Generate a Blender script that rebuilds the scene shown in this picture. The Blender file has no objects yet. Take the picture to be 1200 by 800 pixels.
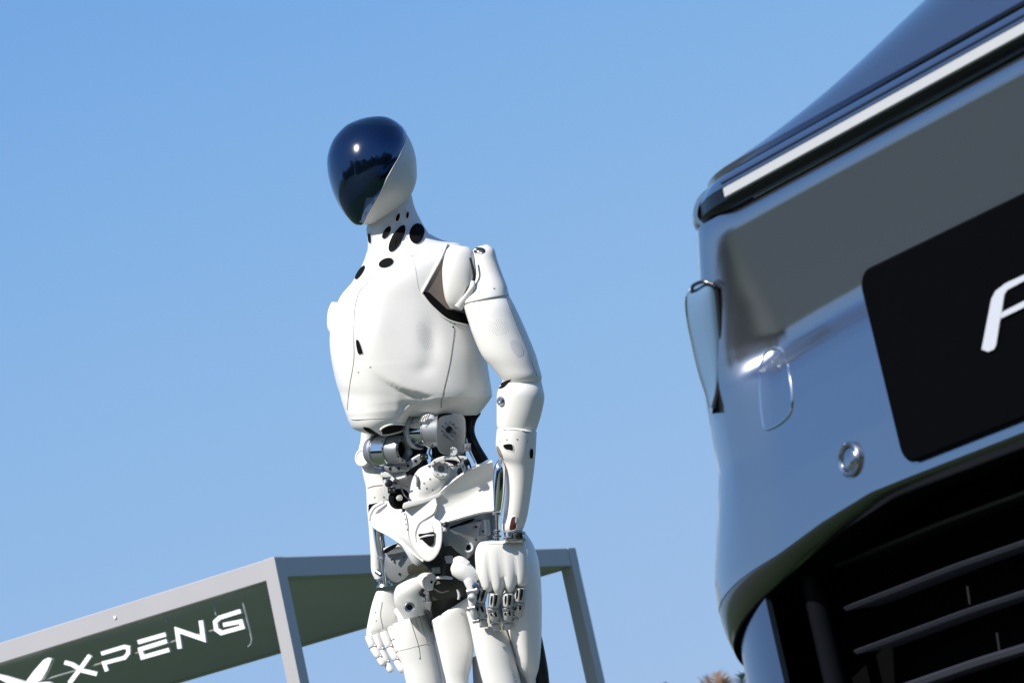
import bpy, bmesh, math, random
import numpy as np
from math import sin, cos, pi, radians, hypot, atan2, sqrt, exp
from mathutils import Vector, Matrix
from mathutils.bvhtree import BVHTree

random.seed(7)
sc = bpy.context.scene
col = sc.collection

# ------------------------------------------------------------------ camera
FPX = 3932.0                       # focal length in photo pixels (photo is 1200 x 800)
ROLL, PITCH = radians(12.5), radians(10.3)
CAM = np.array([0.0, 0.0, 0.30])
_H = np.array([0, 1.0, 0]); _Z = np.array([0, 0, 1.0]); _R = np.array([1.0, 0, 0])
FW = cos(PITCH)*_H + sin(PITCH)*_Z
_U = -sin(PITCH)*_H + cos(PITCH)*_Z
CX = cos(ROLL)*_R - sin(ROLL)*_U   # image right
CY = sin(ROLL)*_R + cos(ROLL)*_U   # image up
cam = bpy.data.cameras.new('camera')
cam.sensor_width = 36.0; cam.lens = 36.0*FPX/1200
cam.clip_start = 0.05; cam.clip_end = 3000
cam.dof.use_dof = True; cam.dof.focus_distance = 6.3; cam.dof.aperture_fstop = 26
co = bpy.data.objects.new('camera', cam); col.objects.link(co)
M = Matrix.Identity(4)
for i in range(3):
    M[i][0] = CX[i]; M[i][1] = CY[i]; M[i][2] = -FW[i]; M[i][3] = CAM[i]
co.matrix_world = M
sc.camera = co

# ------------------------------------------------------------------ light
SUN_EL, SUN_AZ = radians(41), radians(222)
w = bpy.data.worlds.new('World'); sc.world = w; w.use_nodes = True
nt = w.node_tree
sky = nt.nodes.new('ShaderNodeTexSky'); sky.sky_type = 'NISHITA'; sky.sun_disc = False
sky.sun_elevation = SUN_EL; sky.sun_rotation = SUN_AZ
sky.altitude = 0; sky.air_density = 1.0; sky.dust_density = 0.6; sky.ozone_density = 3.0
bg = nt.nodes['Background']; bg.inputs[1].default_value = 0.103
# film-like shoulder on the bright horizon sky (the same everywhere round the dome)
cv = nt.nodes.new('ShaderNodeRGBCurve'); cm = cv.mapping; cm.use_clip = False
for ci, pts in enumerate((((0, 0), (.104, .078), (.246, .191), (.361, .262), (.627, .332), (1.1, .39), (1.8, .48)),
                          ((0, 0), (.18, .175), (.415, .402), (.583, .472), (.886, .513), (1.3, .56), (1.8, .62)),
                          ((0, 0), (.348, .41), (.60, .70), (.70, .765), (.887, .79), (1.2, .80), (1.8, .86)))):
    c = cm.curves[ci]
    while len(c.points) < len(pts): c.points.new(0.5, 0.5)
    for p_, (a_, b_) in zip(c.points, pts): p_.location = (a_/.15, b_/.12)
cm.update()
nt.links.new(sky.outputs[0], cv.inputs['Color']); nt.links.new(cv.outputs[0], bg.inputs[0])
sl = bpy.data.lights.new('sun', 'SUN'); sl.energy = 5.0; sl.angle = radians(0.5); sl.color = (1.0, 0.955, 0.89)
so = bpy.data.objects.new('sun', sl); col.objects.link(so)
sd = Vector((sin(SUN_AZ)*cos(SUN_EL), cos(SUN_AZ)*cos(SUN_EL), sin(SUN_EL)))
so.rotation_euler = sd.to_track_quat('Z', 'Y').to_euler(); so.location = (-8, -8, 12)
sc.view_settings.view_transform = 'Standard'; sc.view_settings.look = 'None'
sc.view_settings.exposure = 0.22; sc.view_settings.gamma = 1.0; sc.view_settings.use_curve_mapping = False

# ------------------------------------------------------------------ helpers
def ray(px, py):
    return FW + CX*(px-600)/FPX + CY*(400-py)/FPX
RD = 6.3                           # distance of the robot's middle
MPP = RD/FPX                       # metres per photo pixel at the robot
def W(px, py, d=0.0):
    return CAM + ray(px, py)*(RD-d)
def at(px, py, dist):
    return CAM + ray(px, py)*dist

def tag(o, label=None, cat=None, group=None, kind=None):
    if label: o['label'] = label
    if cat: o['category'] = cat
    if group: o['group'] = group
    if kind: o['kind'] = kind
    return o
def empty(name, loc, label, cat, group=None):
    o = bpy.data.objects.new(name, None); col.objects.link(o); o.location = [float(v) for v in loc]
    o.empty_display_size = 0.1
    return tag(o, label, cat, group)
def origin(parent):
    z = np.zeros(3)
    while parent is not None:
        z = z + np.array(parent.location); parent = parent.parent
    return z
SURF = {}
def mk(name, V, Fc, mat, parent=None, angle=38, fm=None, loc=None, keep=False):
    """link one mesh; V in world coordinates"""
    V = np.asarray(V, float)
    org = origin(parent)
    if loc is not None: org = org + np.asarray(loc, float)
    me = bpy.data.meshes.new(name)
    me.from_pydata((V-org).tolist(), [], [list(map(int, f)) for f in Fc])
    for m in (mat if isinstance(mat, (list, tuple)) else [mat]): me.materials.append(m)
    if fm is not None: me.polygons.foreach_set('material_index', fm)
    bm = bmesh.new(); bm.from_mesh(me)
    bmesh.ops.recalc_face_normals(bm, faces=bm.faces[:]); bm.to_mesh(me); bm.free()
    me.shade_smooth()
    if angle < 180: me.set_sharp_from_angle(angle=radians(angle))
    o = bpy.data.objects.new(name, me); col.objects.link(o)
    if parent is not None: o.parent = parent
    if loc is not None: o.location = [float(v) for v in loc]
    if keep: SURF[o.name] = BVHTree.FromPolygons([tuple(v) for v in V], [tuple(int(i) for i in f) for f in Fc])
    return o

class MB:
    def __init__(s): s.v = []; s.f = []; s.m = []; s.mi = 0
    def add(s, V, Fc):
        b = len(s.v); s.v.extend([tuple(map(float, p)) for p in V])
        s.f.extend([[i+b for i in f] for f in Fc]); s.m.extend([s.mi]*len(Fc)); return s
    def build(s, name, mat, parent=None, **k):
        return mk(name, s.v, s.f, mat, parent, fm=s.m, **k)

def cr(P, n, closed=False):
    """Catmull-Rom resample of rows, n steps per span"""
    P = np.asarray(P, float); m = len(P); out = []
    spans = m if closed else m-1
    for i in range(spans):
        if closed: p0, p1, p2, p3 = P[(i-1) % m], P[i], P[(i+1) % m], P[(i+2) % m]
        else:
            p1, p2 = P[i], P[i+1]
            p0 = P[i-1] if i > 0 else 2*p1-p2
            p3 = P[i+2] if i+2 < m else 2*p2-p1
        for k in range(n):
            t = k/n
            out.append(0.5*((2*p1)+(-p0+p2)*t+(2*p0-5*p1+4*p2-p3)*t*t+(-p0+3*p1-3*p2+p3)*t**3))
    if not closed: out.append(P[-1])
    return np.array(out)

def rings_mesh(R, cap=True, closed=True):
    R = [np.asarray(r, float) for r in R]; n = len(R[0]); V = np.concatenate(R); F = []
    for i in range(len(R)-1):
        for j in range(n if closed else n-1):
            a = i*n+j; b = i*n+(j+1) % n
            F.append([a, b, b+n, a+n])
    V = V.tolist()
    if cap:
        for base, r in ((0, R[0]), ((len(R)-1)*n, R[-1])):
            c = len(V); V.append(r.mean(0).tolist())
            for j in range(n): F.append([base+j, base+(j+1) % n, c])
    return V, F

def lr_rings(S, n=28, sub=4):
    """slices (xL,yL,xR,yR,d,kf,kb,e,tilt) between two silhouettes in photo pixels"""
    full = []
    for s in S:
        s = list(s); dflt = [0, 0, 0, 0, 0.0, 1.0, 1.0, 2.0, 0.0]
        full.append(s + dflt[len(s):])
    T = cr(full, sub); R = []
    for xL, yL, xR, yR, d, kf, kb, e, tilt in T:
        hx, hy = (xR-xL)/2, (yR-yL)/2; hw = hypot(hx, hy)*MPP; r = []
        for k in range(n):
            a = 2*pi*k/n; c, s = cos(a), sin(a)
            cc = math.copysign(abs(c)**(2/e), c); ss = math.copysign(abs(s)**(2/e), s)
            r.append(W((xL+xR)/2+hx*cc, (yL+yR)/2+hy*cc, d+tilt*cc+hw*(kf if s > 0 else kb)*ss))
        R.append(r)
    return R
def lr(name, S, mat, parent, n=28, sub=4, **k):
    V, F = rings_mesh(lr_rings(S, n, sub)); return mk(name, V, F, mat, parent, **k)

def frame_for(t):
    t = t/np.linalg.norm(t); a = np.array([0, 0, 1.0]) if abs(t[2]) < 0.9 else np.array([1.0, 0, 0])
    u = np.cross(t, a); u /= np.linalg.norm(u); return u, np.cross(t, u)
def tube_mesh(P, r, n=8, cap=True, flat=1.0, closed=False):
    P = np.asarray(P, float); m = len(P); rr = np.broadcast_to(np.asarray(r, float), (m,)); R = []; u = None
    for i in range(m):
        if closed: t = P[(i+1) % m]-P[i-1]
        else: t = P[min(i+1, m-1)]-P[max(i-1, 0)]
        t = t/(np.linalg.norm(t)+1e-12)
        if u is None: u, v = frame_for(t)
        else:
            u = u-t*(u@t); u /= np.linalg.norm(u); v = np.cross(t, u)
        R.append([P[i]+rr[i]*(cos(2*pi*k/n)*u+flat*sin(2*pi*k/n)*v) for k in range(n)])
    if closed: R.append(R[0]); return rings_mesh(R, cap=False)
    return rings_mesh(R, cap)
def ptube(mb, pts, n=8, sub=4):
    """tube through (px,py,d,r_px) rows"""
    T = cr(pts, sub); P = [W(a, b, c) for a, b, c, _ in T]; mb.add(*tube_mesh(P, T[:, 3]*MPP, n)); return mb
def cvec(ax):
    a = CX*ax[0]+CY*ax[1]-FW*ax[2]; return a/np.linalg.norm(a)
def lathe_mesh(c, axis, prof, n=24):
    """prof: (height, radius) in metres along axis from c"""
    u, v = frame_for(axis)
    return rings_mesh([[c+axis*h+max(r, 1e-5)*(cos(2*pi*k/n)*u+sin(2*pi*k/n)*v) for k in range(n)] for h, r in prof])
def plathe(mb, px, py, d, ax, prof, n=24):
    mb.add(*lathe_mesh(W(px, py, d), cvec(ax), [(h*MPP, r*MPP) for h, r in prof], n)); return mb

def slab_mesh(out, d0, g=(0, 0), th=0.01, bev=1.5, back=0.0, bulge=0.0, smooth=4, ref=None):
    """solid plate traced in photo pixels, on a plane tilted by g metres per pixel"""
    P = cr(out, smooth, True) if smooth > 1 else np.asarray(out, float)
    area = 0.5*sum(P[i][0]*P[(i+1) % len(P)][1]-P[(i+1) % len(P)][0]*P[i][1] for i in range(len(P)))
    c = P.mean(0) if ref is None else np.array(ref); n = len(P)
    T = np.roll(P, -1, 0)-np.roll(P, 1, 0); L = np.hypot(T[:, 0], T[:, 1])+1e-9
    N = np.stack([-T[:, 1]/L, T[:, 0]/L], 1)*(1 if area > 0 else -1)
    def ringd(Q, extra): return [W(q[0], q[1], d0+g[0]*(q[0]-c[0])+g[1]*(q[1]-c[1])+extra) for q in Q]
    R = [ringd(P+N*bev*0.5, back-th/2), ringd(P, back-th/2+bev*MPP*0.6), ringd(P, th/2-bev*MPP*0.7), ringd(P+N*bev*0.3, th/2-bev*MPP*0.2), ringd(P+N*bev, th/2)]
    if bulge: R.append(ringd(P+N*bev*2.5, th/2+bulge))
    V, F = rings_mesh(R, cap=False)
    F.append(list(range(n))[::-1]); F.append([(len(R)-1)*n+i for i in range(n)])
    return V, F
def slab(name, out, d0, mat, parent, **k):
    ang = k.pop('angle', 40)
    V, F = slab_mesh(out, d0, **k); return mk(name, V, F, mat, parent, angle=ang)

def sheet_mesh(rows, th, su=4, sv=4, fn=None, dirv=None):
    """rows of (px,py,d): smooth surface of thickness th"""
    G = np.asarray(rows, float)
    A = np.array([cr(r, su) for r in G])                       # along columns
    B = np.array([cr(A[:, j], sv) for j in range(A.shape[1])]).transpose(1, 0, 2)
    P = np.array([[(fn or W)(*q) for q in r] for r in B])
    return solid_grid(P, th, dirv)
def solid_grid(P, th, dirv=None):
    du = np.gradient(P, axis=1); dv = np.gradient(P, axis=0)
    N = np.cross(du, dv); N /= (np.linalg.norm(N, axis=2, keepdims=True)+1e-12)
    Q = P + N*th*(1 if (N.reshape(-1, 3).mean(0)@FW) > 0 else -1)
    if dirv is not None: Q = P+np.asarray(dirv)*th
    m, n = P.shape[:2]; V = np.concatenate([P.reshape(-1, 3), Q.reshape(-1, 3)]); F = []; o = m*n
    for i in range(m-1):
        for j in range(n-1):
            a = i*n+j; F.append([a, a+1, a+n+1, a+n]); F.append([o+a, o+a+n, o+a+n+1, o+a+1])
    per = [j for j in range(n)]+[i*n+n-1 for i in range(1, m)]+[(m-1)*n+j for j in range(n-2, -1, -1)]+[i*n for i in range(m-2, 0, -1)]
    for k in range(len(per)):
        a, b = per[k], per[(k+1) % len(per)]; F.append([a, b, o+b, o+a])
    return V, F

def hit(srf, px, py):
    d = ray(px, py); d = d/np.linalg.norm(d); best = None
    for s in (srf if isinstance(srf, (list, tuple)) else [srf]):
        l, n, i, t = SURF[s].ray_cast(Vector(CAM), Vector(d))
        if l is not None and (best is None or t < best[2]): best = (np.array(l), np.array(n), t)
    if best is None: return None
    l, n, t = best
    return l, (n if n@d < 0 else -n)
def patch_mesh(srf, out, off=0.0006, smooth=3, rings=(1, .7, .35)):
    P = cr(out, smooth, True) if smooth > 1 else np.asarray(out, float); c = P.mean(0); R = []
    for s in rings:
        r = []
        for q in P:
            h = hit(srf, *(c+(q-c)*s)) or hit(srf, *c)
            if h is None: return None
            r.append(h[0]+h[1]*off)
        R.append(r)
    V, F = rings_mesh(R, cap=False); n = len(P)
    h = hit(srf, *c)
    if h is None: return None
    k = len(V); V.append((h[0]+h[1]*off).tolist()); b = (len(R)-1)*n
    for j in range(n): F.append([b+j, b+(j+1) % n, k])
    return V, F
def ell(cx, cy, rx, ry, ang=0, n=10):
    a = radians(ang)
    return [(cx+rx*cos(t)*cos(a)-ry*sin(t)*sin(a), cy+rx*cos(t)*sin(a)+ry*sin(t)*cos(a)) for t in [2*pi*k/n for k in range(n)]]
def patch(name, srf, out, mat, parent, rim=None, rim_r=0.7, **k):
    m = patch_mesh(srf, out, **k)
    if m is None: return None
    mb = MB().add(*m)
    if rim is not None:
        P = cr(out, 3, True); Q = []
        for q in P:
            h = hit(srf, *q)
            if h is not None: Q.append(h[0])
        mb.mi = 1; mb.add(*tube_mesh(Q, rim_r*MPP, 6, closed=True))
        return mb.build(name, [mat, rim], parent, angle=60)
    return mb.build(name, mat, parent, angle=60)
def seam(name, srf, pts, mat, parent, r=0.45, sub=5, up=0.0):
    Q = []
    for q in cr(pts, sub):
        h = hit(srf, *q)
        if h is not None: Q.append(h[0]+h[1]*up)
    if len(Q) < 2: return None
    V, F = tube_mesh(Q, r*MPP, 5); return mk(name, V, F, mat, parent)
def screws(srf, pts, parent, mat, r=1.0):
    for q in pts:
        h = hit(srf, *q)
        if h is None: continue
        V, F = lathe_mesh(h[0], h[1], [(-.0004, r*MPP), (.0005, r*MPP), (.0007, r*.7*MPP)], 10)
        mk('screw', V, F, mat, parent)

# ------------------------------------------------------------------ materials
def mat(name, base, rough=.5, metal=0.0, var=0.05, scale=30.0, bump=0.0, bscale=200.0, coat=0.0, spec=.5, crough=.03, emit=None, es=0.0, rvar=0.1, bdist=.002):
    m = bpy.data.materials.new(name); m.use_nodes = True; t = m.node_tree; b = t.nodes['Principled BSDF']
    b.inputs['Roughness'].default_value = rough; b.inputs['Metallic'].default_value = metal
    b.inputs['Coat Weight'].default_value = coat; b.inputs['Coat Roughness'].default_value = crough
    b.inputs['Specular IOR Level'].default_value = spec
    tc = t.nodes.new('ShaderNodeTexCoord'); nz = t.nodes.new('ShaderNodeTexNoise')
    nz.inputs['Scale'].default_value = scale; nz.inputs['Detail'].default_value = 6
    t.links.new(tc.outputs['Object'], nz.inputs['Vector'])
    rp = t.nodes.new('ShaderNodeMixRGB')
    rp.inputs[1].default_value = tuple(c*(1-var) for c in base)+(1,); rp.inputs[2].default_value = tuple(min(1, c*(1+var)) for c in base)+(1,)
    t.links.new(nz.outputs['Fac'], rp.inputs[0]); t.links.new(rp.outputs[0], b.inputs['Base Color'])
    if rvar:
        mr = t.nodes.new('ShaderNodeMapRange'); mr.inputs[3].default_value = rough*(1-rvar); mr.inputs[4].default_value = rough*(1+rvar)
        t.links.new(nz.outputs['Fac'], mr.inputs[0]); t.links.new(mr.outputs[0], b.inputs['Roughness'])
    if bump:
        n2 = t.nodes.new('ShaderNodeTexNoise'); n2.inputs['Scale'].default_value = bscale; n2.inputs['Detail'].default_value = 3
        t.links.new(tc.outputs['Object'], n2.inputs['Vector'])
        bp = t.nodes.new('ShaderNodeBump'); bp.inputs['Strength'].default_value = bump; bp.inputs['Distance'].default_value = bdist
        t.links.new(n2.outputs['Fac'], bp.inputs['Height']); t.links.new(bp.outputs[0], b.inputs['Normal'])
    if emit:
        b.inputs['Emission Color'].default_value = tuple(emit)+(1,); b.inputs['Emission Strength'].default_value = es
    return m
WHITE = mat('white_shell', (.78, .762, .728), .40, var=.045, scale=7, bump=.06, bscale=900, rvar=.22)
WHITE2 = mat('white_polymer', (.74, .725, .70), .5, var=.05, scale=25, bump=.08, bscale=700)
GREYW = mat('pale_grey_shell', (.62, .625, .63), .4, var=.04, scale=14)
HOLE = mat('dark_recess_shade', (.005, .0045, .0045), .7, var=.4, scale=60, spec=.08)  # near black: shade painted into uncut holes and gaps, also dark screws
SOCK = mat('socket_shade', (.16, .13, .11), .6, var=.2, scale=40)  # brown-grey that paints the shaded inside of the armhole
SEAM = mat('seam_grey', (.22, .21, .20), .6)
SEAML = mat('seam_light', (.42, .41, .40), .6)
DARK = mat('dark_metal', (.035, .036, .04), .38, metal=.6, var=.3, scale=50)
OLIVE = mat('dark_belt', (.045, .043, .028), .5, var=.3, scale=60)
GMET = mat('machined_grey', (.36, .37, .385), .42, metal=.75, var=.12, scale=45, bump=.05, bscale=400)
CHROME = mat('polished_steel', (.78, .80, .83), .10, metal=1, var=.04, scale=20)
STEEL = mat('brushed_steel', (.55, .55, .57), .28, metal=1, var=.15, scale=80)
BLACKG = mat('black_gloss', (.006, .007, .010), .22, var=.2, spec=.22)
VISOR = mat('mirror_visor', (.016, .048, .120), .05, metal=.92, var=.02, rvar=0, coat=.6, crough=.16)
FING = mat('finger_shaded', (.46, .465, .44), .45, var=.15, scale=60)  # darker copy of the white polymer, near-hand shade put into the colour
RED = mat('dark_red_part', (.10, .022, .022), .45)

# ------------------------------------------------------------------ setting: ground, trees
def grass_mat():
    m = mat('lawn', (.042, .072, .023), .85, var=.35, scale=.6, bump=.6, bscale=25, bdist=.05)
    return m
V = []; Fg = []; NG = 40; S = 900.0
for i in range(NG+1):
    for j in range(NG+1):
        u = (i/NG*2-1); v = (j/NG*2-1); V.append((S*u*abs(u), S*v*abs(v), 0.0))
for i in range(NG):
    for j in range(NG):
        a = i*(NG+1)+j; Fg.append([a, a+1, a+NG+2, a+NG+1])
tag(mk('lawn', V, Fg, grass_mat()), 'mown green grass spreading out around the robot and the car', 'lawn', kind='structure')
PTH = mat('added_paving', (.066, .073, .068), .85, var=.2, scale=3, bump=.3, bscale=60)  # unseen path, added to give the van front a grey reflection
a_ = radians(32.6); pl_ = np.array([-sin(a_), cos(a_), 0]); pn_ = np.array([-cos(a_), -sin(a_), 0]); p0_ = np.array([.31, 2.97, .004])
V = []; Fg = []
for i in range(41):
    for j in range(7): V.append(p0_+pl_*(-14+i*.9)+pn_*(.9+j*.85+.02*sin(i*1.7)*(j in (0, 6))))
for i in range(40):
    for j in range(6):
        k = i*7+j; Fg.append([k, k+1, k+8, k+7])
tag(mk('path', V, Fg, PTH), 'grey paved path added out of view so the van paint mirrors grey ground', 'path', kind='structure')
# stage under the robot
stage_m = mat('stage_deck', (.30, .30, .31), .6, var=.1, scale=6, bump=.1)
def boxv(x0, x1, y0, y1, z0, z1):
    return [(x0, y0, z0), (x1, y0, z0), (x1, y1, z0), (x0, y1, z0), (x0, y0, z1), (x1, y0, z1), (x1, y1, z1), (x0, y1, z1)], [[0, 3, 2, 1], [4, 5, 6, 7], [0, 1, 5, 4], [1, 2, 6, 5], [2, 3, 7, 6], [3, 0, 4, 7]]
STZ = 0.13
tag(mk('stage', *boxv(-1.1, .9, 5.7, 7.6, 0.0, STZ), stage_m, loc=(0, 6.6, 0)), 'low grey display plinth the white robot stands on', 'plinth')

leaf_m = mat('leaf_green', (.032, .042, .022), .6, var=.45, scale=.8)
bark_m = mat('bark', (.09, .07, .05), .85, var=.3, scale=8, bump=.5, bscale=20)
def added_treeline():
    """unseen trees and bushes added for the dark skyline mirrored in visor and paint"""
    rng = np.random.default_rng(3); mb = MB()
    for k in range(165):
        az = radians(rng.uniform(105, 258)); R = rng.uniform(19, 27); h = rng.uniform(4.5, 8.5)*(1.25 if rng.random() < .2 else 1); rw = rng.uniform(1.5, 2.6)
        if k >= 80: az = radians(rng.uniform(250, 284)); R = rng.uniform(20, 29); h = rng.uniform(2.6, 4.6); rw = rng.uniform(1.2, 2.0)
        if k >= 115: az = radians(rng.uniform(130, 250)); R = rng.uniform(9.5, 16); h = rng.uniform(1.6, 2.9); rw = rng.uniform(1.0, 1.6)
        x, y = R*sin(az), R*cos(az)
        mb.mi = 1; mb.add(*tube_mesh([(x, y, 0), (x+.1, y, h*.35), (x, y+.2, h*.75)], [.28, .2, .08], 6))
        mb.mi = 0
        for q in range(260 if k < 80 else 150):
            a = rng.uniform(0, 2*pi); s = rng.uniform(-1, 1); rr = rw*sqrt(max(0, 1-s*s))*rng.uniform(.5, 1.12)
            c = np.array([x+rr*cos(a), y+rr*sin(a), h*.56+s*h*.46])
            n = rng.normal(size=3); n /= np.linalg.norm(n); u, v = frame_for(n); g = rng.uniform(.25, .6)
            mb.add([c-u*g, c+v*g*.6, c+u*g, c-v*g*.6], [[0, 1, 2, 3]])
    o = mb.build('added_treeline', [leaf_m, bark_m], angle=180)
    tag(o, 'added trees and bushes behind the viewer, standing in for the mirrored crowd and buildings', 'added_treeline', kind='stuff')
added_treeline()

frond_m = mat('palm_frond', (.06, .085, .045), .5, var=.3, scale=3)
frond_d = mat('dry_frond', (.23, .15, .10), .7, var=.3, scale=3)
def palm(px, py, dist, label, seed, fm=frond_m, nf=16, spread=1.0, upright=.5):
    rng = np.random.default_rng(seed); top = at(px, py, dist); base = np.array([top[0]+.15, top[1], 0.0])
    t = empty('palm_tree', base, label, 'palm tree', 'palm trees beyond the lawn')
    V, F = tube_mesh([base, base*.5+np.array([top[0], top[1], top[2]])*.5+[.08, 0, 0], top], [.24, .18, .16], 10)
    mk('trunk', V, F, bark_m, t)
    for k in range(nf):
        a = 2*pi*k/nf+rng.uniform(-.2, .2); el = rng.uniform(.1, 1.35)*upright+rng.uniform(.05, .5); L = rng.uniform(1.0, 1.5)*spread
        dirh = np.array([cos(a), sin(a), 0]); P = []
        for s in np.linspace(0, 1, 9):
            P.append(top+dirh*(L*s*cos(el))+np.array([0, 0, L*(s*sin(el)-.55*s*s*(1-.5*sin(el)))]))
        P = np.array(P); mb = MB(); mb.add(*tube_mesh(P, np.linspace(.02, .005, 9), 4))
        side = np.cross(dirh, [0, 0, 1.0])
        Q = cr(P, 3)
        for i in range(2, len(Q)-1):
            tg = Q[i+1]-Q[i]; tg /= np.linalg.norm(tg); ll = .34*spread*sin(pi*min(.97, (i/len(Q))*.8+.2))+.05
            for sg in (-1, 1):
                tip = Q[i]+(side*sg*.75+tg*.75)*ll+np.array([0, 0, -.18*ll+rng.uniform(-.03, .05)])
                mb.add([Q[i]-tg*.018, Q[i]+tg*.018, tip], [[0, 1, 2]])
        mb.build('frond', fm, t, angle=180)
    return t
palm(746, 840, 75, 'dark palm whose frond tips show beside the canopy post', 1, nf=18)
palm(856, 845, 62, 'brownish dry palm with upright spiky leaves beside the car', 2, fm=frond_d, nf=18, upright=1.0)
palm(876, 845, 70, 'small green palm half hidden behind the car bumper', 5, nf=16, upright=.9)

# ------------------------------------------------------------------ canopy frame
ALU = mat('anodised_aluminium', (.42, .405, .415), .45, metal=.15, var=.04, scale=3, bump=.03, bscale=60)
CEILM = mat('grey_fabric_ceiling', (.52, .53, .70), .8, var=.08, scale=2, bump=.05, bscale=40)
SIGNW = mat('white_sign_acrylic', (.80, .80, .82), .4, var=.02)
cor = np.array([-1.5392, 18.3694, 0.0]); CTOP = 2.75
ca = np.array([-.8517, .5240, 0.0]); cb = np.array([.5240, .8517, 0.0])    # along the sign side, and along the other side
can = empty('canopy_frame', cor, 'large grey metal canopy frame with dark ceiling behind the robot', 'canopy')
LA, LB, BW, BH = 4.6, 3.14, .10, .118
def obox(a0, a1, b0, b1, z0, z1, bev=.006):
    P = []
    for zz, ins in ((z0, bev), (z0+bev, 0), (z1-bev, 0), (z1, bev)):
        P.append([cor+ca*x+cb*y+np.array([0, 0, zz]) for x, y in ((a0+ins, b0+ins), (a1-ins, b0+ins), (a1-ins, b1-ins), (a0+ins, b1-ins))])
    V, F = rings_mesh(P, cap=False); F += [[3, 2, 1, 0], [12, 13, 14, 15]]; return V, F
PW = .082
for n_, (a_, b_) in enumerate(((0, 0), (LA-PW, 0), (0, LB-PW), (LA-PW, LB-PW))):
    mk('post', *obox(a_-.003, a_+PW, b_-.003, b_+PW, 0, CTOP+.002), ALU, can, angle=30)
mk('post_highlight', *obox(-.0045, .004, LB-.012, LB-.004, 0, CTOP-BH), mat('edge_highlight', (.75, .74, .76), .3, metal=.5), can, angle=30)  # pale strip painting the highlight along the post edge
mk('beam', *obox(PW, LA-PW, 0, BW, CTOP-BH, CTOP), ALU, can, angle=30)
mk('beam', *obox(0, BW, PW, LB-PW, CTOP-BH, CTOP), ALU, can, angle=30)
mk('beam', *obox(PW, LA-PW, LB-BW, LB, CTOP-BH, CTOP), ALU, can, angle=30)
mk('beam', *obox(LA-BW, LA, PW, LB-PW, CTOP-BH, CTOP), ALU, can, angle=30)
mk('ceiling_panel', *obox(BW-.03, LA-BW+.03, BW-.03, LB-BW+.03, CTOP-BH+.012, CTOP-BH+.03, .002), CEILM, can, angle=30)
for a_ in (1.18,):   # bolt heads on the sign beam
    h = cor+ca*a_+np.array([0, 0, CTOP-.06]); mk('bolt', *lathe_mesh(h-cb*.002, -cb, [(0, .009), (.006, .009), (.007, .005)], 10), SIGNW, can)
h = cor+ca*.012+cb*.0

# sign letters: plane just behind the beam face
SB = .05
def onsign(px, py, b=SB):
    d = ray(px, py); n = cb; p0 = cor+cb*b
    t = ((p0-CAM)@n)/(d@n); return CAM+t*d
def z6(x, y): return (x/7.275, 690+y/7.275)
def z7(x, y): return (150+x/6.669, 680+y/6.669)
def stroke2d(pts, wd):
    """mitred outline of a polyline in px"""
    P = np.asarray(pts, float); n = len(P); Lf = []; Rt = []
    for i in range(n):
        if i == 0: t = P[1]-P[0]
        elif i == n-1: t = P[-1]-P[-2]
        else:
            a = P[i]-P[i-1]; b = P[i+1]-P[i]; t = a/np.linalg.norm(a)+b/np.linalg.norm(b)
        t = t/np.linalg.norm(t); nn = np.array([-t[1], t[0]]); s = 1.0
        if 0 < i < n-1:
            a = P[i]-P[i-1]; a /= np.linalg.norm(a); s = 1/max(.45, abs(nn@np.array([-a[1], a[0]])))
        Lf.append(P[i]+nn*wd/2*s); Rt.append(P[i]-nn*wd/2*s)
    return Lf, Rt
def ribbon_solid(pts, wd, proj, th, nrm):
    Lf, Rt = stroke2d(pts, wd); R = []
    for l, r in zip(Lf, Rt):
        a, b = proj(*l), proj(*r); R.append([a, b, b+nrm*th, a+nrm*th])
    return rings_mesh(R, cap=False)[0], rings_mesh(R, cap=False)[1]+[[3, 2, 1, 0], [len(R)*4-4, len(R)*4-3, len(R)*4-2, len(R)*4-1]]
def poly_solid(out, proj, th, nrm):
    A = [proj(*q) for q in out]; n = len(A); V = A+[a+nrm*th for a in A]
    return V, [list(range(n)), [n+i for i in range(n)][::-1]]+[[i, (i+1) % n, n+(i+1) % n, n+i] for i in range(n)]
sign = empty('letter_sign', onsign(150, 740), 'white capital letters and winged emblem on a thin rail under the canopy beam', 'sign')
def letter(strokes):
    mb = MB()
    for i, (p, wd) in enumerate(strokes): mb.add(*ribbon_solid(p, wd*.93, lambda x, y, i=i: onsign(x, y, SB-.001*i), .014, cb))
    mb.build('letter', SIGNW, sign, angle=30)
letter([([z6(548, 622), z6(612, 640), z6(690, 690), z6(825, 722)], 5.2), ([z6(765, 563), z6(690, 668), z6(590, 800)], 5.6)])
letter([([z6(862, 548), z6(1055, 490), z6(1092, 497), z6(1092, 545), z6(1062, 582), z6(885, 628), z6(910, 697)], 5.0)])
letter([([z7(76, 480), z7(294, 418)], 5.4), ([z7(303, 470), z7(95, 535), z7(112, 598), z7(322, 538)], 5.4)])
letter([([z7(403, 530), z7(382, 385), z7(588, 456), z7(568, 310)], 5.6)])
letter([([z7(880, 236), z7(715, 288), z7(680, 320), z7(688, 380), z7(728, 408), z7(893, 362), z7(880, 318), z7(742, 345)], 5.4)])
mb = MB()
mb.add(*poly_solid([z6(205, 806), z6(290, 690), z6(370, 600), z6(412, 580), z6(442, 592), z6(400, 690), z6(350, 772), z6(268, 815), z6(235, 860), z6(200, 850)], onsign, .03, cb))
mb.add(*poly_solid([z6(-150, 690), z6(0, 725), z6(185, 780), z6(212, 800), z6(205, 860), z6(60, 800)], lambda x, y: onsign(x, y, SB-.001), .03, cb))
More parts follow.
